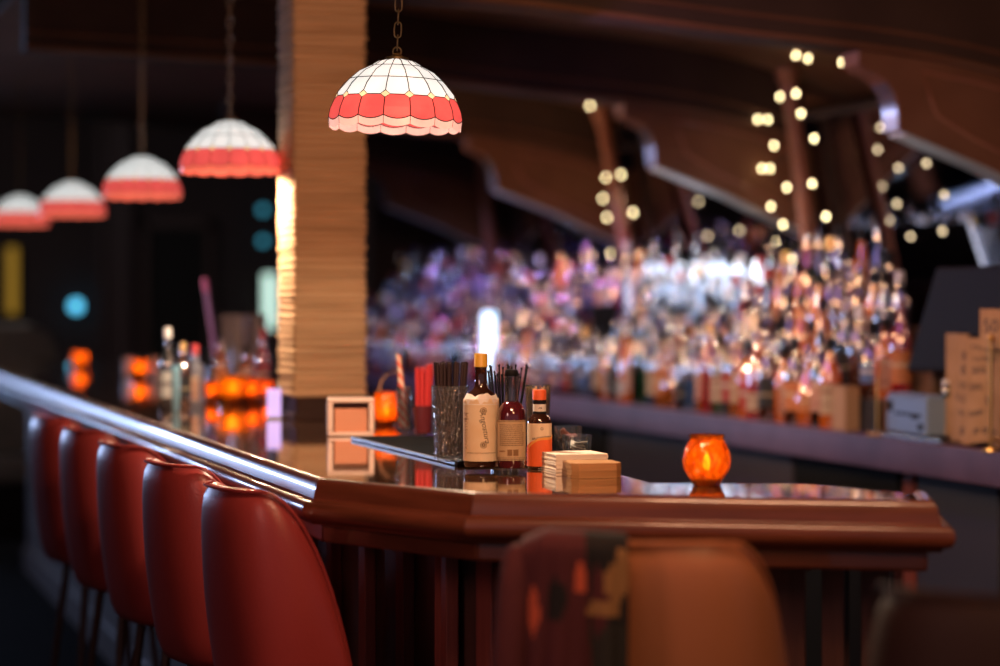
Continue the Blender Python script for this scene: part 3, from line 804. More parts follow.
# --- candles
def make_candle(loc, label, scale=1.0, col=(1.0, .42, .07), e=.5, shape='tulip', group='lit candle glasses on the bar'):
    t = thing('candle_holder', label, 'candle', loc, R.uniform(0, 3), group)
    if shape == 'tulip':
        pr = [(0, 0), (.024, 0), (.027, .003), (.027, .007), (.032, .014), (.0425, .032), (.0445, .048), (.041, .064), (.033, .080), (.031, .086), (.0335, .092), (.032, .0935), (.0285, .086), (.030, .080), (.038, .064), (.041, .048), (.039, .033), (.028, .012), (0, .011)]
    else:
        pr = [(0, 0), (.031, 0), (.033, .003), (.035, .07), (.033, .07), (.031, .008), (0, .008)]
    bm = new_bm(); lathe(bm, [(r * scale, z * scale) for r, z in pr], 36)
    to_obj('glass', bm, candle_glass('candle_glass_' + ('%.2f' % col[1]), col), t, smooth=60)
    bm = new_bm(); lathe(bm, [(0, .013 * scale), (.019 * scale, .013 * scale), (.019 * scale, .026 * scale), (.004, .025 * scale), (0, .026 * scale)], 20)
    to_obj('wax', bm, mat('wax', (.9, .7, .45), .5), t, smooth=40)
    bm = new_bm(); lathe(bm, [(0, .027), (.005, .032), (.0068, .040), (.0048, .051), (0, .064)], 10)
    for v in bm.verts: v.co *= scale
    to_obj('flame', bm, mat('flame', (1, .7, .3), .5, emis=(1, .62, .22), es=28), t, smooth=True)
    light('candle_flame_light', 'POINT', Vector(loc) + Vector((0, 0, .05 * scale)), e, (1, .5, .16), .012)
    return t
cp = on(708, 487, BAR)
make_candle((cp.x, cp.y + .03, BAR + .0005), 'orange crackled tulip glass candle alone on the bar end', 1.0, e=.3)

# --- napkin caddy, teapot-like candle with wire handle, straw glasses by the pillar
p = on(349, 437, BAR)
cd = thing('napkin_caddy', 'pale pink napkin caddy with an open front beside the pillar base', 'napkin caddy', (p.x, p.y + .06, BAR + .0005), rad(5))
M_cad = mat('caddy_plastic', (.74, .50, .40), .5)
bm = new_bm(); box(bm, -.058, .058, -.045, .045, 0, .010); box(bm, -.058, .058, -.045, .045, .083, .094); box(bm, -.058, -.044, -.045, .045, .01, .083); box(bm, .044, .058, -.045, .045, .01, .083); box(bm, -.044, .044, .035, .045, .01, .083)
to_obj('caddy_body', bm, M_cad, cd, bevel=.004)
bm = new_bm(); slab_stack(bm, 0, .002, .08, .06, .0105, .068, 20, random.Random(9), 0, 0, .0008)
to_obj('napkin', bm, mat('napkin_warm', (.62, .25, .14), .8), cd)['kind'] = 'stuff'
p = on(386, 425, BAR + .0005)
hc = make_candle(p, 'orange candle glass with a wire loop handle beside the napkin caddy', .98, col=(1.0, .42, .07), e=.5)
bm = new_bm()
tube(bm, [(-.03, 0, .066), (-.022, 0, .085), (-.012, 0, .12), (.006, 0, .138), (.028, 0, .143), (.044, 0, .136)], .0035, 8)
ho = to_obj('wire_handle', bm, mat('copper_wire', (.6, .36, .26), .35, metal=.7), hc, smooth=True); hc.rotation_euler.z = 0
sg = thing('straw_glass', 'tall slim glass of red and cream striped straws', 'glass', onmat(404, 433))
bm = new_bm(); lathe(bm, tumbler_prof(.017, .0195, .115), 20); to_obj('glass', bm, M_clear, sg, smooth=50)
M_stripe = bpy.data.materials.new('striped_straw'); M_stripe.use_nodes = True
nt = M_stripe.node_tree; b = nt.nodes['Principled BSDF']; wv = nt.nodes.new('ShaderNodeTexWave'); wv.bands_direction = 'DIAGONAL'; wv.inputs['Scale'].default_value = 25
cr = nt.nodes.new('ShaderNodeValToRGB'); cr.color_ramp.interpolation = 'CONSTANT'; cr.color_ramp.elements[1].position = .5
cr.color_ramp.elements[0].color = (.75, .10, .05, 1); cr.color_ramp.elements[1].color = (.75, .55, .42, 1)
tc = nt.nodes.new('ShaderNodeTexCoord'); nt.links.new(tc.outputs['Object'], wv.inputs['Vector']); nt.links.new(wv.outputs['Fac'], cr.inputs[0]); nt.links.new(cr.outputs[0], b.inputs['Base Color'])
rng = random.Random(2)
for i in range(7):
    bm = new_bm(); tube(bm, [(rng.uniform(-.01, .01), rng.uniform(-.01, .01), .013), (-.012 + rng.uniform(-.006, .008), rng.uniform(-.008, .008), .19 * rng.uniform(.9, 1.06))], .0038, 7)
    to_obj('straw', bm, M_stripe, sg, smooth=True)
rs = thing('red_straw_cup', 'dark cup of thick red straws beside the dimpled tumbler', 'cup', onmat(423, 434))
bm = new_bm(); lathe(bm, tumbler_prof(.021, .0235, .07), 20); to_obj('cup', bm, mat('dark_red_cup', (.10, .015, .018), .2, coat=.5), rs, smooth=50)
M_redstraw = mat('red_straw', (.50, .035, .035), .25)
for i, (dx, dy, h) in enumerate(((-.012, -.006, .158), (-.002, -.012, .16), (.008, -.008, .165), (.013, .004, .168), (-.006, .008, .15), (.004, .012, .155))):
    bm = new_bm(); tube(bm, [(dx, dy, .012), (dx * 1.35 + .002, dy * 1.3, h)], .0055, 9); ball(bm, (dx * 1.35 + .002, dy * 1.3, h), .0062, 8)
    to_obj('straw', bm, M_redstraw, rs, smooth=True)

# ================================================================== BACK BAR
BO = .163
PB = P1 + V * BO
def WB(a, b, z=0.0): return W(a, b + BO, z)
def inplB(px, py, b): return inplane(px, py, b + BO)
def abB(p): q = ab(p); return q[0], q[1] - BO
def A_(a): return 1.6 * a + 1.008
BB0 = 1.965                                     # front edge b
BZ = 1.0
bb = thing('back_bar_counter', 'purple-lit back bar counter with stepped bottle display and cabinets below', 'back bar', PB, TH)
M_bbtop = mat('back_bar_top', (.09, .05, .085), .4, noise=((.125, .07, .115), 8))  # violet light partly put into the counter colour
A0_, A1_ = -1.2, 9.3
bm = new_bm(); box(bm, BB0, 2.98, A0_, A1_, BZ - .095, BZ); to_obj('countertop', bm, M_bbtop, bb, bevel=.004)
bm = new_bm(); box(bm, BB0 + .10, 2.98, A0_, A1_, .10, BZ - .096); to_obj('cabinet_body', bm, mat('cabinet_dark', (.03, .026, .036), .6), bb)
bm = new_bm(); box(bm, BB0 + .16, 2.98, A0_, A1_, 0, .10); to_obj('plinth', bm, M_black, bb)
STEP = [(2.08, 0.0), (2.08, .10), (2.18, .21), (2.28, .32)]
M_step = mat('step_wood', (.13, .07, .04), .45, wood=((.18, .10, .055), (3, 3, 20)))
for k in (1, 2, 3):
    bm = new_bm(); box(bm, STEP[k][0], 2.40, abB(inplB(903, 380, 2.08))[0], 9.2, BZ + (STEP[k - 1][1] if k > 1 else 0) + .0005, BZ + STEP[k][1])
    to_obj('display_step', bm, M_step, bb, bevel=.003)
M_steps2 = M_step
def bpanel(a0, a1, m, z0=.12, z1=.89, name='cabinet_door'):
    bm = new_bm(); box(bm, BB0 + .085, BB0 + .10, a0, a1, z0, z1); return to_obj(name, bm, m, bb, bevel=.003)
M_cooler = mat('cooler_steel', (.09, .11, .17), .28, metal=.6, bump=('vor', (45, 45, 45), 1.0))
M_blued = mat('blue_grey_door', (.05, .055, .085), .5)
bpanel(A_(-1.5), A_(-.35), M_cooler, name='cooler_door')['label'] = 'hammered steel cooler door'
bpanel(A_(-.335), A_(.06), M_cooler, name='cooler_door')
bpanel(A_(.10), A_(.28), M_black)
bpanel(A_(.30), A_(.60), M_blued); bpanel(A_(.62), A_(.66), M_die2); 
bpanel(A_(.68), A_(1.15), M_black); bpanel(A_(1.17), A_(1.7), mat('shadow_door', (.07, .06, .085), .5)); bpanel(A_(1.72), A_(2.3), mat('shadow_door2', (.055, .05, .075), .5)); bpanel(A_(2.32), A_(3.2), M_black)  # violet-grey doors, the second slightly darker
bm = new_bm(); box(bm, BB0 + .07, BB0 + .085, A_(.67), A_(.67) + .02, .5, .8); to_obj('door_pull', bm, M_steel, bb)

# mirrors, leaning forward at the top
lean = rad(10.0)
M_mirror = mat('mirror_glass', (.36, .34, .40), .03, metal=1.0)
PA = [abB(inplB(800, 150, 2.62))[0], abB(inplB(618, 190, 2.62))[0]]; PA += [2 * PA[1] - PA[0]]                    # posts
mb0, mz0 = 2.88, 1.22
edges = [-.6, PA[0], PA[1], PA[2], 9.3]
mlab = ['tilted back bar mirror nearest, behind the black screen', 'tilted back bar mirror between the two leaning posts with fairy lights', 'tilted back bar mirror beyond the farther lit post',
        'farthest tilted back bar mirror beside the pillar']
def mb(z): return mb0 - math.tan(lean) * (z - mz0)
for i in range(4):
    t = thing('mirror', mlab[i], 'mirror', PB, TH, 'leaning back bar mirrors')
    a0, a1 = edges[i] + .03, edges[i + 1] - .03
    bm = new_bm(); z0, z1 = mz0, 2.12
    M = Matrix.Translation((mb0, 0, mz0)) @ Matrix.Rotation(-lean, 4, 'Y')
    box(bm, 0, .008, a0 + .02, a1 - .02, 0.02, (z1 - z0), M); to_obj('glass', bm, M_mirror, t)
    bm = new_bm(); box(bm, -.006, .02, a0, a1, -.02, .02, M); box(bm, -.006, .02, a0, a0 + .02, .02, z1 - z0, M); box(bm, -.006, .02, a1 - .02, a1, .02, z1 - z0, M)
    to_obj('frame', bm, M_canopy_d, t)
# leaning posts
M_post = mat('post_wood', (.30, .11, .07), .35, wood=((.38, .15, .09), (8, 8, 2)), coat=.3)
plab = ['reddish wooden post leaning between the two nearest mirrors, wrapped in fairy lights', 'reddish wooden post leaning behind the black register screen, wrapped in fairy lights',
        'third leaning wooden post farther along the back bar mirrors', '']
for i, pa in enumerate(PA):
    t = thing('mirror_post', plab[i], 'post', (0, 0, 0), 0, 'leaning back bar posts')
    if i == 0: bot, top = inplB(812, 262, 2.66), inplB(786, 60, 2.56)
    elif i == 1: bot, top = inplB(634, 290, 2.66), inplB(601, 112, 2.56)
    else: bot, top = WB(pa + .05, 2.66, 1.5), WB(pa, 2.56, 2.2)
    d = (top - bot) / (top.z - bot.z)
    b0 = bot + d * (1.02 - bot.z); t0 = bot + d * (2.29 - bot.z)
    t.location = b0
    bm = new_bm(); dv = t0 - b0; q = dv.to_track_quat('Z', 'Y').to_matrix().to_4x4()
    fl = []
    for k in range(32):
        a = 2 * PI * k / 32; rr = .029 + .003 * abs(math.sin(a * 4)); fl.append((rr * math.cos(a), rr * math.sin(a)))
    prism(bm, fl, 0, dv.length)
    bmesh.ops.transform(bm, matrix=q, verts=bm.verts); to_obj('shaft', bm, M_post, t, smooth=40)
    bm = new_bm(); lathe(bm, [(0, 0), (.045, 0), (.045, .02), (.036, .03), (.036, .05), (0, .05)], 24)
    bmesh.ops.transform(bm, matrix=q, verts=bm.verts); to_obj('turned_base', bm, M_post, t, smooth=40)
    bm = new_bm(); lathe(bm, [(0, dv.length - .07), (.036, dv.length - .07), (.036, dv.length - .05), (.046, dv.length - .035), (.046, dv.length), (0, dv.length)], 24)
    bmesh.ops.transform(bm, matrix=q, verts=bm.verts); to_obj('turned_collar', bm, M_post, t, smooth=40)

# canopy ribs + vaulted soffit over the aisle
RA = [abB(inplB(px, py, 2.096))[0] for px, py in ((900, 115), (657, 152), (497, 183))]; RA = RA + [2 * RA[2] - RA[1]]
AB = 2.096                                       # b of the rib noses
def crv(tq):                                     # underside of the big beam / vault, along b
    pts = [(-2.6, 2.30), (-1.19, 2.25), (-.57, 2.19), (-.10, 2.155), (.16, 2.125), (.42, 2.075), (.78, 1.95)]
    for (x0, z0), (x1, z1) in zip(pts, pts[1:]):
        if tq <= x1: return z0 + (z1 - z0) * (tq - x0) / (x1 - x0)
    return pts[-1][1]
def prism_b(bm, pts, a0, a1):
    """polygon in (b, z), extruded along a (local frame x=b, y=a)"""
    lo = [bm.verts.new((x, a0, z)) for x, z in pts]; hi = [bm.verts.new((x, a1, z)) for x, z in pts]; n = len(pts)
    bm.faces.new(lo); bm.faces.new(hi[::-1])
    for i in range(n): bm.faces.new((lo[i], hi[i], hi[(i + 1) % n], lo[(i + 1) % n]))
rl = ['canopy rib with a carved recessed panel above the black screen', 'canopy rib with curved bracket between the two fairy-lit posts',
      'canopy rib with curved bracket beyond the farther fairy-lit post', 'farthest canopy rib, behind the nearest pendant lamp']
M_strip = mat('rib_underside', (.55, .56, .58), .35, metal=.3)
RT = .12
for i, ra in enumerate(RA):
    t = thing('canopy_rib', rl[i], 'canopy rib', PB, TH, 'curved wooden canopy ribs')
    nose = [(-.135, 2.155), (-.135, 2.115), (-.115, 2.098), (-.075, 2.085), (-.040, 2.062), (-.015, 2.028), (-.003, 1.99), (.0, 1.955), (.002, 1.92)]
    bot = [(.30, 1.810), (.47, 1.733), (.69, 1.642)]
    top = [(.64, 2.0), (.42, 2.075), (.16, 2.125), (-.1, 2.155)]
    bm = new_bm(); prism_b(bm, [(AB + x, z) for x, z in nose + bot + top], ra, ra + RT); to_obj('bracket_board', bm, M_canopy, t, smooth=25)
    ts = [-2.4 + 3.0 * k / 24 for k in range(25)] if i < 2 else [-.9 + 1.5 * k / 24 for k in range(25)]
    bm = new_bm(); prism_b(bm, [(AB + x, crv(x)) for x in ts] + [(AB + .6, 2.85), (AB + ts[0], 2.85)], ra - .02, ra + RT + .02); to_obj('beam', bm, M_canopy_d, t)
    bm = new_bm()                                 # moulding lines on the beam
    for dz, w_ in ((.0, .016), (.055, .010)):
        tube(bm, [(AB + x, ra - .022, crv(x) + dz + .01) for x in ts], w_ * .6, 8)
    to_obj('moulding', bm, M_canopy, t, smooth=True)
    bm = new_bm()                                 # recessed panel border
    pp = [(.075, 2.095), (.24, 2.072), (.44, 2.028), (.56, 1.975), (.57, 1.755), (.42, 1.82), (.24, 1.90), (.125, 1.965), (.10, 2.02)]
    tube(bm, [(AB + x, ra - .001, z) for x, z in pp], .0055, 6, closed=True); to_obj('panel_border', bm, M_post, t, smooth=True)
    bm = new_bm(); prism_b(bm, [(AB + x, z) for x, z in [(.02, 1.912), (.30, 1.810), (.47, 1.733), (.685, 1.642), (.685, 1.634), (.47, 1.725), (.30, 1.802), (.02, 1.904)]], ra + .006, ra + RT - .006); to_obj('underside_strip', bm, M_strip, t)['label'] = 'pale metal strip under the rib'
    bm = new_bm(); prism_b(bm, [(AB - .004 + x, z) for x, z in nose[4:] + [(.006, 1.92), (.004, 1.96), (-.008, 2.03), (-.03, 2.062)]], ra + .008, ra + RT - .008); to_obj('bracket_face', bm, mat('bracket_gloss', (.30, .27, .34), .25, metal=.6), t, smooth=60)  # violet-grey metal imitates the blue sheen on the wooden nose
bm = new_bm()
for k in range(24):
    x0, x1 = -2.4 + 3.3 * k / 24, -2.4 + 3.3 * (k + 1) / 24
    prism_b(bm, [(AB + x0, crv(x0) + .24), (AB + x1, crv(x1) + .24), (AB + x1, crv(x1) + .27), (AB + x0, crv(x0) + .27)], -1.5, 10.5)
o = struct('ceiling_canopy', bm, M_canopy, 'vaulted brown wooden canopy over the back bar aisle', 'canopy', loc=PB, rotz=TH)

# fairy lights
M_fairy = mat('fairy_bulb', (1, .9, .6), .3, emis=(1, .80, .42), es=13)
M_wire = mat('wire_green', (.02, .025, .02), .5)
def fairy(pts, label, b):
    t = thing('fairy_lights', label, 'string lights', (0, 0, 0), 0, 'warm fairy light strings')
    ps = []
    for px, py in pts:
        f = (py - 55) / 215.0; bb_ = 2.49 + .10 * f
        ps.append(inplB(px, py, bb_ - .02))
    c = ps[0]; t.location = c
    bm = new_bm(); tube(bm, [p - c for p in ps], .0018, 5); to_obj('wire', bm, M_wire, t)
    for p in ps:
        bm = new_bm(); lathe(bm, [(0, -.007), (.0045, -.005), (.0068, 0), (.0055, .005), (.0035, .009), (0, .012)], 10)
        to_obj('bulb', bm, M_fairy, t, loc=p - c, smooth=True)
fairy([(590, 106), (606, 178), (621, 175), (603, 199), (633, 213), (607, 218), (611, 254), (640, 249), (615, 272), (627, 286)], 'string of warm fairy lights zigzagging down the farther leaning post', 2.3)
fairy([(842, 63), (808, 59), (796, 56), (777, 48), (780, 97), (796, 94), (801, 114), (768, 120), (758, 120), (774, 146), (814, 139), (770, 169), (762, 169), (787, 188), (812, 184), (771, 207), (826, 217), (783, 225), (775, 242), (793, 259), (822, 254)], 'string of warm fairy lights around the nearer leaning post and canopy edge', 2.3)

# ------------------------------------------------------------------ liquor bottles
TYPES = {
 'round':  dict(sq=0, r=.037, prof=[(0, 0), (.035, 0), (.037, .004), (.037, .165), (.033, .185), (.019, .205), (.0145, .215), (.014, .262), (0, .262)], lab=(.045, .14), h=.262, cap=.015),
 'slim':   dict(sq=0, r=.033, prof=[(0, 0), (.031, 0), (.033, .004), (.033, .175), (.028, .205), (.016, .235), (.0135, .25), (.0135, .30), (0, .30)], lab=(.05, .15), h=.30, cap=.0145),
 'square': dict(sq=5, r=.034, prof=[(0, 0), (.032, 0), (.034, .004), (.034, .15), (.031, .163), (.016, .175), (.0135, .182), (.0135, .225), (0, .225)], lab=None, h=.225, cap=.0165),
 'squat':  dict(sq=0, r=.043, prof=[(0, 0), (.036, 0), (.040, .004), (.043, .06), (.040, .12), (.028, .15), (.016, .165), (.0135, .175), (.0135, .215), (0, .215)], lab=(.045, .105), h=.215, cap=.016),
 'tapered': dict(sq=0, r=.036, prof=[(0, 0), (.034, 0), (.036, .005), (.034, .09), (.030, .16), (.022, .215), (.0145, .245), (.013, .285), (0, .285)], lab=(.03, .09), h=.285, cap=.0145),
}
GLS = {
 'clear': mat('bottle_clear', (.07, .08, .10), .06, coat=1, trans=.45, spec=.8),
 'pale blue': mat('bottle_pale_blue', (.05, .12, .26), .08, coat=1, trans=.3, spec=.8),
 'amber': mat('bottle_amber', (.34, .09, .012), .08, coat=1, spec=.8),
 'brown': mat('bottle_brown', (.06, .018, .008), .08, coat=1, spec=.8),
 'green': mat('bottle_green', (.008, .05, .016), .08, coat=1, spec=.8),
 'black': mat('bottle_black', (0.0021, 0.0021, 0.00294), .1, coat=1, spec=.8),
 'red': mat('bottle_red', (.36, .012, .016), .08, coat=1, spec=.8),
 'orange': mat('bottle_orange', (.62, .13, .015), .08, coat=1, spec=.8),
 'frosted': mat('bottle_frosted', (.16, .16, .20), .3, coat=.4),
 'violet': mat('bottle_violet', (.12, .03, .20), .1, coat=1, spec=.8),
}
for m_ in GLS.values():
  if 'Principled BSDF' in m_.node_tree.nodes: m_.node_tree.nodes['Principled BSDF'].inputs['Coat IOR'].default_value = 3.2
GLS['see-through'] = clear_glass('bottle_see_through', (.86, .90, .95), .62, .06)
LBL = {
 'cream': mat('lbl_cream', (0.446, 0.322, 0.211), .6, bands=[(0, (0.446, 0.322, 0.211)), (.3, (0.31, 0.186, 0.112)), (.36, (0.446, 0.322, 0.211)), (.72, (0.217, 0.062, 0.0372)), (.8, (0.446, 0.322, 0.211))]),
 'white': mat('lbl_white', (0.496, 0.484, 0.471), .6, bands=[(0, (0.496, 0.484, 0.471)), (.45, (0.0744, 0.062, 0.0744)), (.58, (0.496, 0.484, 0.471))]),
 'orange': mat('lbl_orange', (0.496, 0.174, 0.062), .6, bands=[(0, (0.496, 0.174, 0.062)), (.5, (0.527, 0.384, 0.248)), (.62, (0.496, 0.174, 0.062))]),
 'red': mat('lbl_red', (0.372, 0.031, 0.0248), .6, bands=[(0, (0.372, 0.031, 0.0248)), (.5, (0.496, 0.434, 0.372)), (.65, (0.372, 0.031, 0.0248))]),
 'black': mat('lbl_black', (0.0124, 0.0124, 0.0155), .5, bands=[(0, (0.0124, 0.0124, 0.0155)), (.4, (0.31, 0.248, 0.155)), (.5, (0.0124, 0.0124, 0.0155))]),
 'peach': mat('lbl_peach', (0.484, 0.26, 0.186), .6, bands=[(0, (0.484, 0.26, 0.186)), (.2, (0.248, 0.0744, 0.062)), (.26, (0.484, 0.26, 0.186)), (.8, (0.527, 0.372, 0.279))]),
 'blue': mat('lbl_blue', (0.0744, 0.136, 0.31), .6, bands=[(0, (0.0744, 0.136, 0.31)), (.5, (0.434, 0.446, 0.496)), (.7, (0.0744, 0.136, 0.31))]),
}
CAPM = {'black': M_black, 'gold': M_brass, 'red': mat('cap_red', (.5, .03, .03), .4), 'steel': M_steel, 'white': mat('cap_white', (.75, .75, .78), .4)}
MESH = {}
def bmesh_for(key, fn, m):
    if key not in MESH:
        bm = new_bm(); fn(bm); o = to_obj('tmp', bm, m, smooth=45); MESH[key] = o.data; bpy.data.objects.remove(o)
    return MESH[key]
def link_child(name, me, par):
    o = bpy.data.objects.new(name, me); COL.objects.link(o); o.parent = par; return o
def liquor(loc, ty, gl, lb, cp_, label, rot, group, scale=1.0, nolab=False):
    T = TYPES[ty]; t = thing('liquor_bottle', label, 'bottle', loc, rot, group); t.scale = (scale,) * 3
    link_child('glass_body', bmesh_for((ty, gl), lambda bm: lathe(bm, T['prof'], 20, T['sq']), GLS[gl]), t)
    def lab(bm):
        if T['lab']: arc_patch(bm, T['r'] + .0006, *T['lab'], -1.35, 1.35, 14)
        else: box(bm, -.026, .026, -.0352, -.0340, .03, .125)
    if not nolab: link_child('label', bmesh_for((ty, 'l', lb), lab, LBL[lb]), t)
    h = T['h']
    if cp_ == 'steel':                            # pourer
        def pour(bm): lathe(bm, [(0, h - .006), (T['cap'] * .9, h - .006), (T['cap'] * .9, h + .004), (.006, h + .018), (.0045, h + .03), (0, h + .03)], 12); tube(bm, [(0, 0, h + .022), (0, -.006, h + .045), (0, -.022, h + .066)], .0042, 8)
        link_child('pourer', bmesh_for((ty, 'pour'), pour, M_steel), t)
    else:
        link_child('cap', bmesh_for((ty, 'c', cp_), lambda bm: lathe(bm, [(0, h + .022), (T['cap'] - .002, h + .022), (T['cap'], h + .019), (T['cap'], h - .02), (T['cap'] - .002, h - .021), (0, h - .021)], 14), CAPM[cp_]), t)
    return t
rowname = ['counter', 'lowest step', 'middle step', 'top step']
rowb = [2.018, 2.13, 2.23, 2.335]
R2 = random.Random(21)
cnt = {}
def seg(a): return 0 if a < PA[0] else (1 if a < PA[1] else 2)
NB = 0
tube_at = inplB(489, 372, 2.018)
for r in range(4):
    a = abB(inplB([838, 908, 905, 900][r], 380, rowb[r]))[0]; items = []
    while a < 9.1:
        ty = R2.choices(list(TYPES), [5, 4, 3, 2 if r else 1, 3])[0]
        rr = TYPES[ty]['r'] * (1.0 if TYPES[ty]['sq'] == 0 else 1.12)
        w_ = rr + .004 + R2.uniform(0, .02) + (.05 if R2.random() < .08 else 0) + (R2.uniform(0, .05) if a > PA[1] else 0)
        a += w_; p = WB(a, rowb[r]); px = 500 + p.x / p.y * F
        if (Vector((p.x, p.y)) - Vector((tube_at.x, tube_at.y))).length < .095: continue
        ok = not (r in (1, 2) and 578 < px < 634)
        items.append((a, ty, px, ok)); a += rr + .003
    for a, ty, px, ok in items:
        if not ok: continue
        bay = seg(a)
        if r == 0: gw = [1, 2.5, 3, 4, 1, 4, 2.5, 2.5, .3, .3]
        elif r == 1 and 600 < px <= 770: gw = [3, 1.5, 3, 3, .6, 2.5, 2.2, 2.2, .8, .5]
        elif px > 770: gw = [2, 1, 4, 3, 2.5, 3, 2.2, 3, .5, 0]
        elif px > 640: gw = [7, 2, 2, 1, .5, 1, 1, 1.2, 4, .3]
        else: gw = [4, 3, 1.5, 1, .5, 2, 1.2, .8, 1, 4]
        gl = R2.choices(list(GLS)[:10], gw)[0]
        lb = R2.choices(list(LBL), [3, .8, 3, 1.5, 2.5, 4, .8] if px > 640 else [1, 3, .5, .5, 1.5, 1, 2.5])[0]
        cp_ = R2.choices(list(CAPM), [6, .8, .5, 4, .8])[0]
        key = (r, bay); cnt[key] = cnt.get(key, 0) + 1
        items_k = cnt[key]
        p = WB(a, rowb[r] + R2.uniform(-.006, .006), BZ + STEP[r][1] + .0008)
        nl = R2.random() < (.25 if r == 0 else .5)
        if r >= 2 and (632 < px < 772 and R2.random() < .8 or px < 560 and R2.random() < .5): gl = 'see-through'; nl = nl or r == 3
        o = liquor(p, ty, gl, lb, cp_, '', math.atan2(p.x, p.y) * -1 + R2.uniform(-.35, .35), ['liquor bottles on the counter row', 'liquor bottles on the lowest step', 'liquor bottles on the middle step', 'liquor bottles on the top step'][r], 1.0 + .06 * (r == 3) * R2.random(), nl)
        o['_k'] = items_k; o['_b'] = bay; o['_d'] = ('%s %s bottle without label' % (gl, ty)) if nl else '%s %s bottle with %s label' % (gl, ty, lb); o['_r'] = r
        NB += 1
tot = dict(cnt)
for o in list(COL.objects):
    if '_k' in o:
        b_, k_, r_ = o['_b'], o['_k'], o['_r']
        if b_ == 0: n_ = tot[(r_, 0)] - k_; w_ = 'near post toward screen'
        elif b_ == 1: n_ = k_ - 1; w_ = 'near post toward far post'
        else: n_ = k_ - 1; w_ = 'far post toward pillar'
        o['label'] = '%s, %s, %s from %s' % (o['_d'], rowname[r_], ORD[n_], w_)
        for q in ('_k', '_b', '_d', '_r'): del o[q]

# backlit panel behind the top row of the middle bay, tube lamp by the far bottles
for q0, q1, z1_, col_, e_, lab_ in ((545, 402, .50, (.30, .22, 1.0), .55, 'dim violet backlit display behind the farthest bottles'),):
    lp = thing('backlight_display', lab_, 'backlight', PB, TH, 'backlit displays behind the top bottles')
    a0 = abB(inplB(q0, 270, 2.385))[0]; a1 = abB(inplB(q1, 270, 2.385))[0]
    bm = new_bm(); box(bm, 2.386, 2.398, a0, a1, BZ + .321, BZ + z1_); to_obj('diffuser', bm, mat('violet_diffuser', (.4, .3, .8), .5, emis=col_, es=e_), lp)  # violet panel added for the purple glow among the far bottles
    bm = new_bm(); box(bm, 2.399, 2.405, a0 - .01, a1 + .01, BZ + .321, BZ + z1_ + .01); to_obj('back_plate', bm, M_black, lp)
lp = thing('backlight_display', 'white backlit display panel glowing behind the middle bottles', 'backlight', PB, TH, 'backlit displays behind the top bottles')
bm = new_bm(); a0 = abB(inplB(766, 250, 2.385))[0]; a1 = abB(inplB(640, 250, 2.385))[0]
box(bm, 2.386, 2.398, a0, a1, BZ + .321, BZ + .55); to_obj('diffuser', bm, mat('lit_diffuser', (.85, .9, 1), .5, emis=(.80, .88, 1.0), es=3.4), lp)
bm = new_bm(); box(bm, 2.399, 2.405, a0 - .01, a1 + .01, BZ + .321, BZ + .56); to_obj('back_plate', bm, M_black, lp)
q = WB(0, 0); pp = inplB(489, 372, 2.018)
tl = thing('tube_lamp', 'glowing blue-white tube lamp among the purple bottles', 'lamp', (pp.x, pp.y, BZ + .0005), 0)
zt = inplB(489, 312, 2.018).z - BZ
bm = new_bm(); lathe(bm, [(0, .03), (.030, .03), (.032, .035), (.032, zt - .005), (.028, zt), (0, zt)], 24)
to_obj('tube', bm, mat('tube_glow', (.8, .9, 1), .4, emis=(.55, .78, 1), es=2.6), tl, smooth=40)
bm = new_bm(); lathe(bm, [(0, 0), (.046, 0), (.046, .025), (.042, .0298), (0, .0298)], 24); to_obj('base', bm, M_black, tl, smooth=40)

# ------------------------------------------------------------------ right end: screen, cash box, papers
def monitor(label, cpos, rot, w, h, tilt, stand):
    t = thing('register_screen', label, 'screen', cpos, rot, 'black register screens')
    M = Matrix.Translation((0, 0, stand)) @ Matrix.Rotation(tilt, 4, 'X')
    bm = new_bm(); box(bm, -w / 2, w / 2, -.018, .018, 0, h, M); to_obj('housing', bm, M_black, t, bevel=.008)
    bm = new_bm(); box(bm, -w / 2 + .02, w / 2 - .02, .0185, .0195, .02, h - .02, M); to_obj('screen', bm, mat('screen_off', (.01, .01, .014), .15), t)
    bm = new_bm(); box(bm, -.045, .045, -.022, .022, 0, .014); box(bm, -.03, .03, -.012, .02, .014, stand + .03); to_obj('stand', bm, M_black, t, bevel=.006)
    return t
c = inplB(968, 440, 2.17)
mA = abB(c)[0]
t = thing('register_screen', 'large black slant-sided register screen above the hanging papers', 'screen', WB(0, 0, BZ), TH, 'black register screens')
# side silhouette follows a sloped console: (a along, z)
bm = new_bm()
q0, q1, q2, q3 = [inplB(px, py, 2.09) for px, py in ((906, 372), (936, 267), (1040, 264), (1040, 372))]
outl = [(abB(p)[0], p.z - BZ) for p in (q0, q1, q2, q3)]
lo = [bm.verts.new((2.088, a_, z_)) for a_, z_ in outl]; hi = [bm.verts.new((2.12, a_, z_)) for a_, z_ in outl]
bm.faces.new(lo); bm.faces.new(hi[::-1])
for i in range(4): bm.faces.new((lo[i], hi[i], hi[(i + 1) % 4], lo[(i + 1) % 4]))
to_obj('housing', bm, M_black, t, bevel=.01)
am = (outl[0][0] + outl[2][0]) / 2; zlow = outl[0][1]
bm = new_bm(); box(bm, 2.085, 2.16, am - .20, am - .06, .0005, .02); box(bm, 2.09, 2.11, am - .16, am - .10, .02, zlow + .10); to_obj('stand', bm, M_black, t, bevel=.006)
pm = WB(abB(inplB(607, 320, 2.12))[0], 2.115, BZ + .102)
mon = monitor('small black register screen among the bottles beside the far lit post', pm, rad(-3), .118, .19, rad(-4), .09)
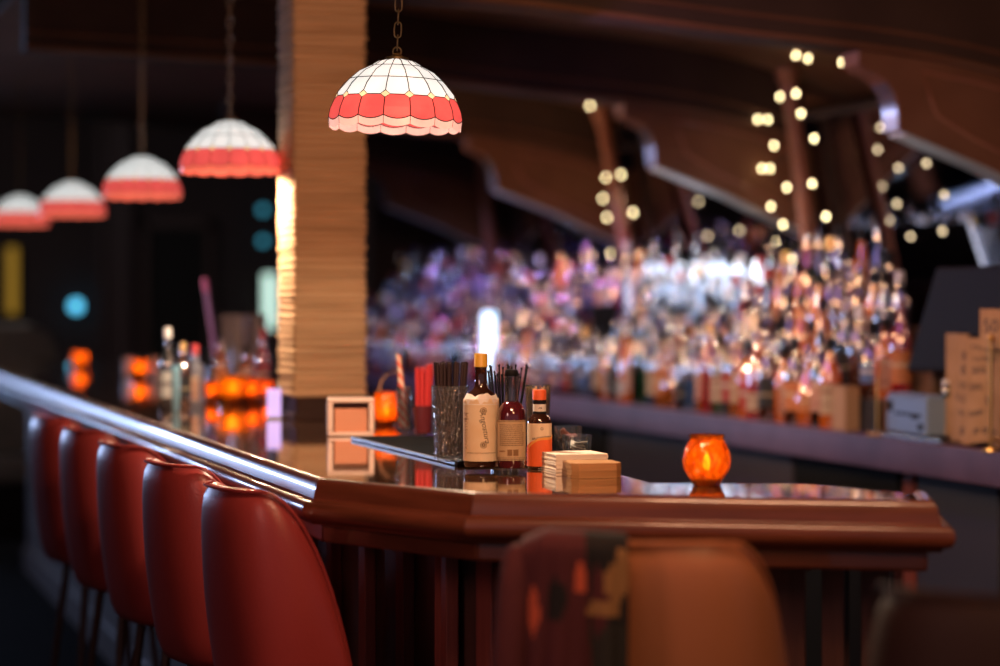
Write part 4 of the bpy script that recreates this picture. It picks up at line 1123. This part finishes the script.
# cash box
c = on(918, 440, BZ); a_, b_ = abB(c)
kb = thing('cash_box', 'blue-grey metal box with dark slots on the back bar', 'cash box', WB(a_ + .06, 2.055, BZ + .0005), TH - rad(4))
bm = new_bm(); box(bm, -.05, .022, -.15, .15, .008, .118); to_obj('case', bm, mat('blue_grey_metal', (.20, .29, .42), .45, metal=.2), kb, bevel=.006)
bm = new_bm(); box(bm, -.0515, -.049, -.11, .08, .062, .069); box(bm, -.0515, -.049, -.09, -.04, .055, .062); to_obj('slot', bm, M_black, kb)
bm = new_bm(); box(bm, -.0515, -.049, -.125, -.09, .022, .042); to_obj('latch', bm, M_black, kb)
bm = new_bm(); box(bm, -.053, -.049, .105, .14, .07, .10); to_obj('lock', bm, M_black, kb)
for x in (-.04, .012):
    for y in (-.135, .135):
        bm = new_bm(); lathe(bm, [(0, 0), (.008, 0), (.008, .008), (0, .008)], 10, cx=x, cy=y); to_obj('foot', bm, M_black, kb)
bm = new_bm(); box(bm, -.045, .018, -.145, .145, .1182, .124); to_obj('lid', bm, mat('blue_grey_lid', (.26, .36, .50), .45, metal=.2), kb, bevel=.003)
c2 = WB(a_ - .10, 2.05, BZ + .1248)
vb = thing('small_bottle', 'tiny dark bottle with white cap on the blue-grey box', 'bottle', c2, TH)
bm = new_bm(); lathe(bm, [(0, 0), (.014, 0), (.014, .028), (.009, .034), (0, .034)], 16); to_obj('body', bm, GLS['green'], vb, smooth=40)
bm = new_bm(); lathe(bm, [(0, .034), (.011, .034), (.011, .046), (0, .046)], 16); to_obj('cap', bm, CAPM['white'], vb, smooth=40)
# tray under the box
bm = new_bm(); box(bm, -.07, .0, -.20, .24, 0.0005, .006); box(bm, -.07, -.064, -.20, .24, .006, .014)
o = to_obj('metal_tray', bm, M_steel, None, WB(a_ + .0, 2.052, BZ + .0003), TH, bevel=.002); tag(o, 'shallow steel tray edge along the counter under the blue-grey box', 'tray')
kb.location.z += .0065; vb.location.z += .0065
# tan boxes behind, spindle
sp = on(868, 436, BZ); sa, sb = abB(sp)
s_ = thing('bill_spindle', 'thin brass bill spindle standing upright on a wooden base', 'bill spindle', WB(sa, sb + .03, BZ + .0005))
bm = new_bm(); lathe(bm, [(0, 0), (.032, 0), (.034, .004), (.03, .01), (0, .011)], 24); to_obj('base', bm, M_kraft, s_, smooth=40)
bm = new_bm(); tube(bm, [(0, 0, .01), (0, 0, .168), (0, 0, .176)], .0032, 8); to_obj('spike', bm, M_brass, s_, smooth=40)
M_tanbox = mat('tan_board', (.42, .25, .13), .7)
def carton(px0, px1, py0, py1, b, label, m, dep=.1):
    p0, p1 = inplB(px0, py1, b), inplB(px1, py0, b)
    a1_, a0_ = abB(p0)[0], abB(p1)[0]
    z0 = BZ + .0005; z1 = max(p0.z, p1.z)
    t = thing('carton', label, 'carton', WB((a0_ + a1_) / 2, b, z0), TH, None)
    hw = abs(a1_ - a0_) / 2; h = z1 - z0
    bm = new_bm(); box(bm, 0, dep, -hw, hw, 0, h); to_obj('box', bm, m, t, bevel=.002)
    bm = new_bm(); box(bm, -.001, dep + .001, -hw - .001, hw + .001, h, h + .003); to_obj('flap', bm, m, t)
    return t
carton(832, 845, 388, 432, 2.0, 'narrow tan carton standing at the end of the front bottle row', M_tanbox, .05)
bk = thing('menu_folder', 'dark folder leaning on the wooden step behind the spindle', 'folder', WB(abB(inplB(876, 400, 2.1))[0], 2.058, BZ + .0005), TH)
bm = new_bm(); M = Matrix.Rotation(rad(5), 4, 'Y'); box(bm, -.006, .0, -.09, .075, .001, .10, M); box(bm, .0, .004, -.085, .07, .004, .096, M); to_obj('cover', bm, mat('folder_black', (.025, .028, .035), .5), bk)

# hanging papers on a brass rack
M_news = mat('newsprint', (.46, .28, .14), .85, noise=((.38, .22, .10), 14))
pr0 = inplB(946, 335, 2.0)
pa_l = abB(inplB(944, 400, 2.0))[0]; pa_r = abB(inplB(1001, 400, 2.0))[0]; ztop = inplB(960, 337, 2.0).z - BZ
rk = thing('paper_rack', 'brass rod paper rack standing on the back bar counter', 'rack', WB(pa_r, 1.972, BZ + .006), TH)
rod_a = abB(inplB(995, 400, 1.985))[0] - pa_r
bm = new_bm(); tube(bm, [(0, rod_a, -.005), (0, rod_a, ztop - .01)], .005, 10); ball(bm, (0, rod_a, ztop - .005), .011, 12); lathe(bm, [(0, -.0055), (.022, -.0055), (.02, .002), (0, .004)], 16, cx=0, cy=rod_a)
to_obj('upright', bm, M_brass, rk, smooth=40)
bm = new_bm(); tube(bm, [(0, rod_a - .22, .03), (0, rod_a, .03), (0, rod_a + .02, .03)], .003, 8); tube(bm, [(.06, rod_a + .02, .002), (0, rod_a, .03)], .003, 8); to_obj('crossbar', bm, M_brass, rk, smooth=40)
def sheet(px0, px1, py0, py1, b, label, skew, words_, curl=.01, ph=0):
    p0, p1 = inplB(px0, py1, b), inplB(px1, py0, b)
    aL = abB(p0)[0]; aR = abB(p1)[0]; z0, z1 = max(BZ + .012, p0.z), p1.z; wd = aL - aR
    t = thing('newspaper', label, 'newspaper', WB(aL, b, z0), TH, 'folded newspapers in the brass rack')
    h = z1 - z0
    bm = new_bm(); nx, nz = 14, 14
    def S(f, g): return Vector((curl * math.sin(f * 5 + ph) * (1 - .5 * g) - curl * .6 * (1 - g) ** 3, -wd * f + skew * (1 - g), h * g + .006 * math.sin(f * 7 + ph) * (1 - g)))
    G = [[(bm.verts.new(S(i / nx, j / nz)), bm.verts.new(S(i / nx, j / nz) + Vector((.006, 0, 0)))) for j in range(nz + 1)] for i in range(nx + 1)]
    for i in range(nx):
        for j in range(nz):
            for k in (0, 1): bm.faces.new((G[i][j][k], G[i + 1][j][k], G[i + 1][j + 1][k], G[i][j + 1][k]))
    for i in range(nx):
        for j in (0, nz): bm.faces.new((G[i][j][0], G[i + 1][j][0], G[i + 1][j][1], G[i][j][1]))
    for j in range(nz):
        for i in (0, nx): bm.faces.new((G[i][j][0], G[i][j + 1][0], G[i][j + 1][1], G[i][j][1]))
    to_obj('pages', bm, M_news, t, smooth=60)
    for s, f, g, size in words_:
        if s.startswith('#'):
            bm = new_bm(); n_ = int(s[1:]); rng = random.Random(n_ * 7 + int(f * 100))
            for k in range(n_):
                for m_ in range(3):
                    x0 = m_ * size * 1.3; box(bm, x0, x0 + size * rng.uniform(.6, 1.2), -k * size * .55, -k * size * .55 + size * .28, 0, .0003)
        else: bm = text_bm(s, size, .0002)
        for v in bm.verts:
            ff = f + 1.8 * v.co.x / wd; gg = g + v.co.y / h
            q = S(ff, gg); v.co = q + Vector((-.0008 - v.co.z, 0, 0))
        to_obj('headline', bm, M_ink, t)
sheet(945, 968, 334, 446, 2.05, 'edge-on folded newspaper farthest into the brass rack', .004, [('#2', .3, .25, .004)], .006, 1)
sheet(953, 985, 340, 452, 2.022, 'newspaper with large bold headline letters in the brass rack', .0, [('8', .38, .84, .032), ('8', .36, .70, .036), ('OL', .36, .555, .026), ('COL', .34, .425, .026), ('#3', .2, .30, .008), ('$', .36, .12, .03)], .006, 2)
sheet(968, 1003, 339, 452, 2.013, 'newspaper with small dark print in front of the others in the rack', .012, [('#2', .15, .92, .010), ('CLOSING', .5, .80, .016), ('#4', .2, .72, .010), ('SL', .62, .40, .024), ('#4', .15, .56, .009), ('#3', .15, .30, .010), ('#2', .3, .12, .016)], .007, 4)
sg_ = inplB(993, 325, 1.99)
cardw = .16
sn = thing('number_card', 'tan card printed with a large 5 above the newspapers', 'card', WB(abB(sg_)[0], 1.99, 0), TH)
zc0, zc1 = inplB(985, 345, 1.99).z, inplB(985, 309, 1.99).z
aL = abB(inplB(980, 320, 1.99))[0] - abB(sg_)[0]
bm = new_bm(); box(bm, 0, .003, aL - cardw, aL, zc0 - .008, zc1); to_obj('card', bm, M_news, sn)
bm = text_bm('50', .05, .0004)
for v in bm.verts: v.co = Vector((-.0008 - v.co.z, aL - .062 - 1.8 * v.co.x, (zc0 + zc1) / 2 + .002 + v.co.y))
to_obj('numeral', bm, M_ink, sn)
bm = new_bm(); tube(bm, [(.006, aL - .05, BZ + .0005), (.006, aL - .05, zc0 + .02)], .003, 8); lathe(bm, [(0, BZ + .0005), (.018, BZ + .0005), (.016, BZ + .006), (0, BZ + .007)], 14, cx=.006, cy=aL - .05); to_obj('stand', bm, M_brass, sn, smooth=40)

# ================================================================== LEFT END OF THE BAR (blurred)
def barpt(px, py): return on(px, py, BAR + .0005)
lb_ = 'bottles and candles beyond the pillar on the bar'
bt = [(168, 410, 'slim', 'clear', 'white', 'white', 'clear slim bottle, outermost of the group on the bar beyond the pillar', .78), (183, 409, 'round', 'brown', 'black', 'gold', 'brown round bottle beside the frosted one beyond the pillar', .72),
      (195, 408, 'square', 'frosted', 'peach', 'red', 'frosted square bottle with peach label and red cap on the bar', .8), (221, 398, 'round', 'amber', 'orange', 'steel', 'amber bottle with a pourer behind the small candles', .72),
      (247, 399, 'square', 'amber', 'cream', 'black', 'amber square bottle with cream label near the pillar edge', .72), (263, 396.5, 'slim', 'red', 'red', 'red', 'red slim bottle closest to the lit pillar edge', .72)]
for px, y, ty, gl, lb, cp_, lab, scl in bt: liquor(barpt(px, y), ty, gl, lb, cp_, lab, -.2, 'bottles on the bar beyond the pillar', scl)
for px, y, col, e_, lab in ((232, 404, .26, .30, 'brightest orange candle glass in the group beyond the pillar'), (212, 402, .21, .035, 'dim orange candle glass next to the frosted bottle'), (252, 403, .20, .10, 'orange candle glass between the brightest candle and pillar'), (265, 400, .19, .035, 'small orange candle glass touching the pillar edge')):
    make_candle(barpt(px, y), lab, 1.3 if e_ > .25 else (1.15 if e_ > .05 else .95), col=(1, col * 1.9, .07), e=e_, shape='votive')
for px, y, lab in ((80, 368, 'far orange candle glass near the end of the bar'), (140, 379, 'orange candle between two pale cups along the far bar')):
    make_candle(barpt(px, y), lab, 1.15, col=(1, .45, .08), e=.28, shape='votive')
for dx, lab in ((-.055, 'pale cup beside the far candle, toward the stools'), (.055, 'pale cup beside the far candle, toward the pillar')):
    p = barpt(140, 379); t = thing('pale_cup', lab, 'cup', (p.x + dx * 1.0, p.y + .06, p.z), 0, 'pale cups along the far bar')
    bm = new_bm(); lathe(bm, tumbler_prof(.022, .027, .09), 20); to_obj('cup_body', bm, mat('pale_ceramic', (.5, .42, .36), .4), t, smooth=40)
# cyan tall glass, stacked glasses, lit card, leaning stirrer
t = thing('tall_glass', 'tall slim glass catching cyan light beside the clear bottle', 'glass', barpt(176, 412))
bm = new_bm(); lathe(bm, tumbler_prof(.012, .014, .14), 16); to_obj('glass', bm, mat('cyan_glass', (.35, .7, .9), .1, trans=.4, coat=1), t, smooth=40)
t = thing('cocktail_pitcher', 'glass pitcher with a long purple stirrer leaning out of it', 'pitcher', barpt(216, 391))
bm = new_bm(); lathe(bm, tumbler_prof(.035, .042, .15), 24); to_obj('glass', bm, M_clear, t, smooth=40)
bm = new_bm(); tube(bm, [(.012, 0, .014), (-.035, 0, .36)], .009, 10); to_obj('stirrer', bm, mat('purple_rod', (.45, .22, .55), .35), t, smooth=40)
bm = new_bm(); tube(bm, [(-.0345, 0, .36), (-.0415, 0, .41)], .011, 10); to_obj('stirrer_tip', bm, mat('pink_tip', (.8, .2, .5), .35), t, smooth=40)
for k, (px, y, r_, h_) in enumerate(((240, 389, .036, .17), (258, 386, .036, .20), (227, 385, .03, .15))):
    t = thing('stacked_glasses', ['tall stack of glasses beside the purple stirrer', 'tallest stack of glasses next to the pillar', 'short stack of glasses behind the stirrer'][k], 'glasses', barpt(px, y), 0, 'stacked glasses by the pillar')
    bm = new_bm(); prof_ = [(0, 0)]
    n_ = 5
    for q in range(n_): prof_ += [(r_ * .8, q * .05), (r_, q * .05 + .075), (r_ * .93, q * .05 + .075)]
    prof_ += [(r_ * .75, n_ * .05 + .02), (0, n_ * .05 + .02)]
    lathe(bm, prof_, 20); to_obj('glass', bm, mat('smoky_glass', (.42, .30, .28), .12, trans=.5, coat=1), t, smooth=30)
p = on(274, 419, BAR)
t = thing('table_card', 'small upright card glowing violet at the pillar corner', 'card', (p.x, p.y, BAR + .0005), rad(10))
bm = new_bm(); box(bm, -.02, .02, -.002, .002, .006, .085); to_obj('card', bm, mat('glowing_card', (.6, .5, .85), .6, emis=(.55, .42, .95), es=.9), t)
bm = new_bm(); box(bm, -.02, .02, -.012, .012, 0, .007); to_obj('foot', bm, mat('clear_foot', (.5, .5, .6), .2), t)
# far room
def seen_in_mirror(px, py, t):
    n = -V * math.cos(lean) - Vector((0, 0, math.sin(lean))); p0 = WB(0, mb0, mz0)
    d = Vector(((px - 500) / F, 1, -(py - HY) / F)); c = Vector((0, 0, CAMZ))
    h = c + d * ((p0 - c).dot(n) / d.dot(n)); r = d - n * (2 * d.dot(n)); r.normalize()
    return h + r * t, r
for px, py, t_, w_, h_, c_, e_, lab in ((880, 168, 7.5, .26, .14, (.55, .75, 1), .9, 'small pale blue lit screen mirrored above the bottles, upper one'), (852, 183, 7.5, .34, .10, (.6, .7, .85), .30, 'dim pale lit screen mirrored above the bottles, beside the brighter blue one'),
                                 (968, 196, 7.5, .5, .07, (.25, .5, 1), .5, 'wide blue lit strip mirrored above the black register screen'), (990, 215, 7.6, .06, .3, (1, .08, .25), .7, 'narrow pink-red lit strip mirrored at the photo edge'),
                                 (955, 238, 7.2, .10, .18, (.4, .7, 1), .7, 'small upright cyan lit panel mirrored over the black register screen'), (922, 178, 7.4, .12, .24, (.16, .06, .04), .5, 'dim reddish-brown lit panel mirrored between the blue ones')):
    p, r = seen_in_mirror(px, py, t_)
    if p.z < .2: continue
    az = math.atan2(r.y, r.x)
    t = thing('wall_screen', lab, 'lit screen', (p.x, p.y, 0), az + PI, 'lit screens seen in the mirror')  # added emitter on a stand, seen only in the mirror; real source unknown
    bm = new_bm(); box(bm, .002, .006, -w_ / 2, w_ / 2, p.z - h_ / 2, p.z + h_ / 2); to_obj('screen', bm, mat('screen_%d_%d' % (px, py), c_, .4, emis=c_, es=e_), t)
    bm = new_bm(); box(bm, -.03, .001, -w_ / 2 - .012, w_ / 2 + .012, p.z - h_ / 2 - .012, p.z + h_ / 2 + .012); box(bm, -.04, -.015, -.03, .03, 0, p.z); box(bm, -.12, .06, -.10, .10, 0, .02); to_obj('stand', bm, M_black, t)
def wall_item(px, py, y): return at(px, py, y)
p = wall_item(77, 306, 10.5)
t = thing('blue_wall_lamp', 'round glowing blue wall lamp on the far wall', 'lamp', (p.x, 20.95, at(77, 306, 20.9).z)); t.location.x = wx(77, 20.9)
bm = new_bm(); ball(bm, (0, -.10, 0), .055, 16); to_obj('globe', bm, mat('blue_globe', (.2, .6, .9), .3, emis=(.10, .55, .85), es=2.2), t, smooth=True)
bm = new_bm(); box(bm, -.03, .03, -.06, -.02, -.03, .03); to_obj('bracket', bm, M_black, t)
t = thing('amber_wall_light', 'tall dim amber light strip on the far wall by the photo edge', 'wall light', (wx(12, 20.9), 20.95, 0))
z0, z1 = at(12, 314, 20.9).z, at(12, 247, 20.9).z
bm = new_bm(); box(bm, -.045, .045, -.06, -.03, z0, z1); to_obj('diffuser', bm, mat('amber_strip', (.5, .3, .03), .4, emis=(.22, .12, .012), es=1.0), t, bevel=.01)
bm = new_bm(); box(bm, -.055, .055, -.03, .045, z0 - .02, z1 + .02); to_obj('housing', bm, M_black, t)
t = thing('strip_sconce', 'vertical white-green light strip glowing at the pillar edge', 'wall light', (wx(268, 20.9), 20.95, 0))
z0, z1 = at(271, 328, 20.9).z, at(271, 274, 20.9).z
bm = new_bm(); box(bm, -.04, .06, -.06, -.03, z0, z1); to_obj('tube', bm, mat('green_white_strip', (.7, .9, .8), .4, emis=(.62, .9, .78), es=1.3), t, bevel=.01)
bm = new_bm(); box(bm, -.05, .07, -.03, .045, z0 - .02, z1 + .02); to_obj('housing', bm, M_black, t)
for k, yy in enumerate((210, 241)):
    t = thing('teal_sconce', ['upper small teal light on the far wall beside the pillar', 'lower small teal light on the far wall beside the pillar'][k], 'light', (wx(263, 20.9), 20.95, at(263, yy, 20.9).z), 0, 'teal lights on the far wall')
    bm = new_bm(); ball(bm, (0, -.05, 0), .035, 12); to_obj('lens', bm, mat('teal_lens', (.1, .4, .5), .3, emis=(.05, .32, .45), es=1.2), t, smooth=True)
    bm = new_bm(); box(bm, -.03, .03, -.03, .045, -.03, .03); to_obj('housing', bm, M_black, t)
# booth seat
p = at(36, 380, 14.6)
t = thing('booth_seat', 'grey high-backed booth seat with pale top roll beyond the bar', 'seat', (p.x - .05, 14.7, 0), rad(10))
zt_ = at(36, 327, 14.6).z
M_booth = mat('grey_upholstery', (.17, .165, .155), .5, noise=((.21, .20, .19), 8))
bm = new_bm()
outl = [(-.45, .45), (-.45, zt_ - .04), (-.36, zt_), (.02, zt_), (.12, zt_ - .05), (.17, zt_ - .16), (.20, .45)]
lo = [bm.verts.new((x, -.09, z)) for x, z in outl]; hi = [bm.verts.new((x, .09, z)) for x, z in outl]
bm.faces.new(lo); bm.faces.new(hi[::-1])
for i in range(len(outl)): bm.faces.new((lo[i], hi[i], hi[(i + 1) % len(outl)], lo[(i + 1) % len(outl)]))
to_obj('backrest', bm, M_booth, t, bevel=.03)
bm = new_bm(); tube(bm, [(-.46, -.02, zt_ - .015), (.0, -.02, zt_ - .012)], .035, 12); to_obj('top_roll', bm, mat('pale_vinyl', (.50, .52, .48), .4), t, smooth=True)
bm = new_bm(); box(bm, -.45, .2, -.5, .09, .30, .46); to_obj('seat', bm, M_booth, t, bevel=.04)
bm = new_bm(); box(bm, -.42, .17, -.45, .06, 0, .30); to_obj('plinth', bm, M_black, t)
bm = new_bm(); lathe(bm, [(0, 0), (.05, 0), (.05, .12), (.035, .16), (0, .17)], 20)
bmesh.ops.transform(bm, matrix=Matrix.Translation((.07, -.14, zt_ - .36)), verts=bm.verts); to_obj('bolster', bm, M_black, t, smooth=True)  # black rounded block in place of the dark arched opening
# shelves on the wall near the far bottles
for k, (py, px0, px1, lab) in enumerate(((278, 391, 440, 'upper pink-lit wall shelf at the far end of the back bar'), (303, 392, 436, 'lower dim wall shelf at the far end of the back bar'))):
    y = 8.6 * K; x0, x1 = (px0 - 500) / F * y, (px1 - 500) / F * y
    t = thing('wall_shelf', lab, 'shelf', (x0, y, at(400, py, y).z), 0, 'wall shelves at the far end')
    bm = new_bm(); box(bm, 0, x1 - x0, 0, .16, -.022, .022); to_obj('board', bm, mat('pinkish_board', (.55, .24, .20), .5), t, bevel=.004)  # pink light put into the board colour
    bm = new_bm(); box(bm, .02, .035, .02, .16, -.12, -.022); box(bm, x1 - x0 - .035, x1 - x0 - .02, .02, .16, -.12, -.022); to_obj('bracket', bm, M_black, t)
    for j in range(2):
        liquor((x0 + .07 + .13 * j, y + .08, at(400, py, y).z + .023), ['squat', 'square'][(j + k) % 2], ['red', 'brown', 'black', 'violet'][j + 2 * k], 'black', 'black',
               '%s bottle standing on the %s pink wall shelf' % (['red', 'brown', 'black', 'violet'][j + 2 * k], ['upper', 'lower'][k]), -.1, 'bottles on the wall shelves', .75 if k == 0 else .55)
bm = new_bm(); y = 8.62 * K + .18; box(bm, (372 - 500) / F * y, (452 - 500) / F * y, y, y + .06, 0, 2.3)
o = struct('wall_end', bm, M_wall, 'dark end wall behind the pink wall shelves', 'wall')

# ================================================================== LIGHT
def bbspot(px, col, e, b=1.62, z=2.0, tb=2.3, tz=1.2, ang=95):
    a = abB(inplB(px, 300, 2.1))[0]
    light('back_bar_spot', 'SPOT', WB(a, b, z), e * 1.1, col, .03, WB(a, tb, tz), ang, .6)
WH, BL, VI, MG, WM = (.85, .92, 1), (.40, .58, 1), (.55, .32, 1), (1, .20, .70), (1, .62, .36)
for px, c_, e_ in ((880, WM, 3.5), (835, WH, 3), (795, WM, 5), (760, WH, 4), (735, WM, 6.5), (715, WH, 5), (690, WM, 6), (672, WH, 6), (655, WM, 5.5), (640, BL, 8), (605, WM, 5), (575, VI, 11), (548, MG, 15), (520, VI, 13),
                   (498, BL, 13), (478, VI, 12), (455, MG, 14), (435, BL, 13), (412, VI, 14), (395, BL, 10)):
    bbspot(px, c_, e_)
light('aisle_violet', 'AREA', WB(A_(.9), 1.0, 2.15), 5, (.60, .36, 1), 1.0, WB(A_(.9), 2.0, .9), sx=2.4, sy=.15)
light('paper_spot', 'SPOT', WB(abB(inplB(960, 400, 2.0))[0] - .5, 1.3, 2.0), 12, (1, .44, .16), .03, inplB(972, 395, 2.0), 28, .5)  # added warm spot tinting the newspapers
# bar room lamps on the customers' side, then added canopy and far-room fills
light('room_red', 'AREA', (-2.4, 1.2, 2.3), 20, (1, .50, .42), 1, (-.7, 5.0, .7), sx=.8, sy=.8)
light('room_warm', 'AREA', (1.2, .9, 2.9), 23, (1, .50, .22), 1, (.3, 3.8, .9), sx=.6, sy=.6)
light('room_blue', 'AREA', (-6.6, 15.5, 1.5), 17, (.46, .60, 1), 1, (-1.4, 8.0, 1.07), sx=2.4, sy=.32).data.spread = rad(70)
light('canopy_warm', 'SPOT', WB(A_(2.9), .2, 1.9), 95, (1, .55, .30), .1, WB(A_(2.7), 1.9, 2.3), 110, .8)
light('canopy_warm', 'SPOT', WB(A_(1.2), .2, 1.9), 45, (1, .50, .26), .1, WB(A_(1.0), 2.0, 2.1), 100, .8)
light('far_room', 'AREA', (-4.5, 16.5, 3.3), 40, (1, .86, .84), 1, (-3.6, 17.5, 0), sx=3, sy=3)
light('canopy_up', 'AREA', (.1, 3.2, 2.5), 60, (1, .55, .32), 1, (1.3, 9.5, 2.25), sx=.6, sy=.3)

light('booth_lamp', 'SPOT', (-2.7, 12.9, 2.6), 26, (1, .95, .88), .1, (-2.75, 14.6, 1.2), 60, .6)  # added spot lifting the grey seat, no fixture there
for k_ in (0, 1, 2):
    light('rib_glow', 'SPOT', WB(RA[k_] + .06 - .1, AB - .15, 1.62), [1.4, 2.2, .8][k_], [(.8, .95, 1), (.85, .92, 1), (.4, .5, 1)][k_], .02, WB(RA[k_] + .06, AB + .25, 1.82), 80, .7)  # added upward spots brightening the strips under the ribs

w = bpy.data.worlds.new('World'); sc.world = w; w.use_nodes = True
w.node_tree.nodes['Background'].inputs[0].default_value = (.82, .80, 1, 1); w.node_tree.nodes['Background'].inputs[1].default_value = .16

# ================================================================== CAMERA
cd_ = bpy.data.cameras.new('Camera'); cam = bpy.data.objects.new('Camera', cd_); COL.objects.link(cam)
cam.location = (0, 0, CAMZ); cam.rotation_euler = (rad(90), 0, 0)
cd_.lens = F * 36 / 1000; cd_.sensor_width = 36; cd_.shift_y = -(333 - HY) / 1000.0
cd_.dof.use_dof = True; cd_.dof.focus_distance = 2.85 * K; cd_.dof.aperture_fstop = 1.65; cd_.dof.aperture_blades = 0
cd_.clip_start = .05
sc.camera = cam
sc.view_settings.view_transform = 'Standard'; sc.view_settings.look = 'None'; sc.view_settings.exposure = 0; sc.view_settings.gamma = 1
sc.view_settings.use_curve_mapping = False
sc.cycles.use_denoising = True
sc.cycles.max_bounces = 10; sc.cycles.transparent_max_bounces = 16
sc.cycles.caustics_reflective = False; sc.cycles.caustics_refractive = False
print('bottles', NB)
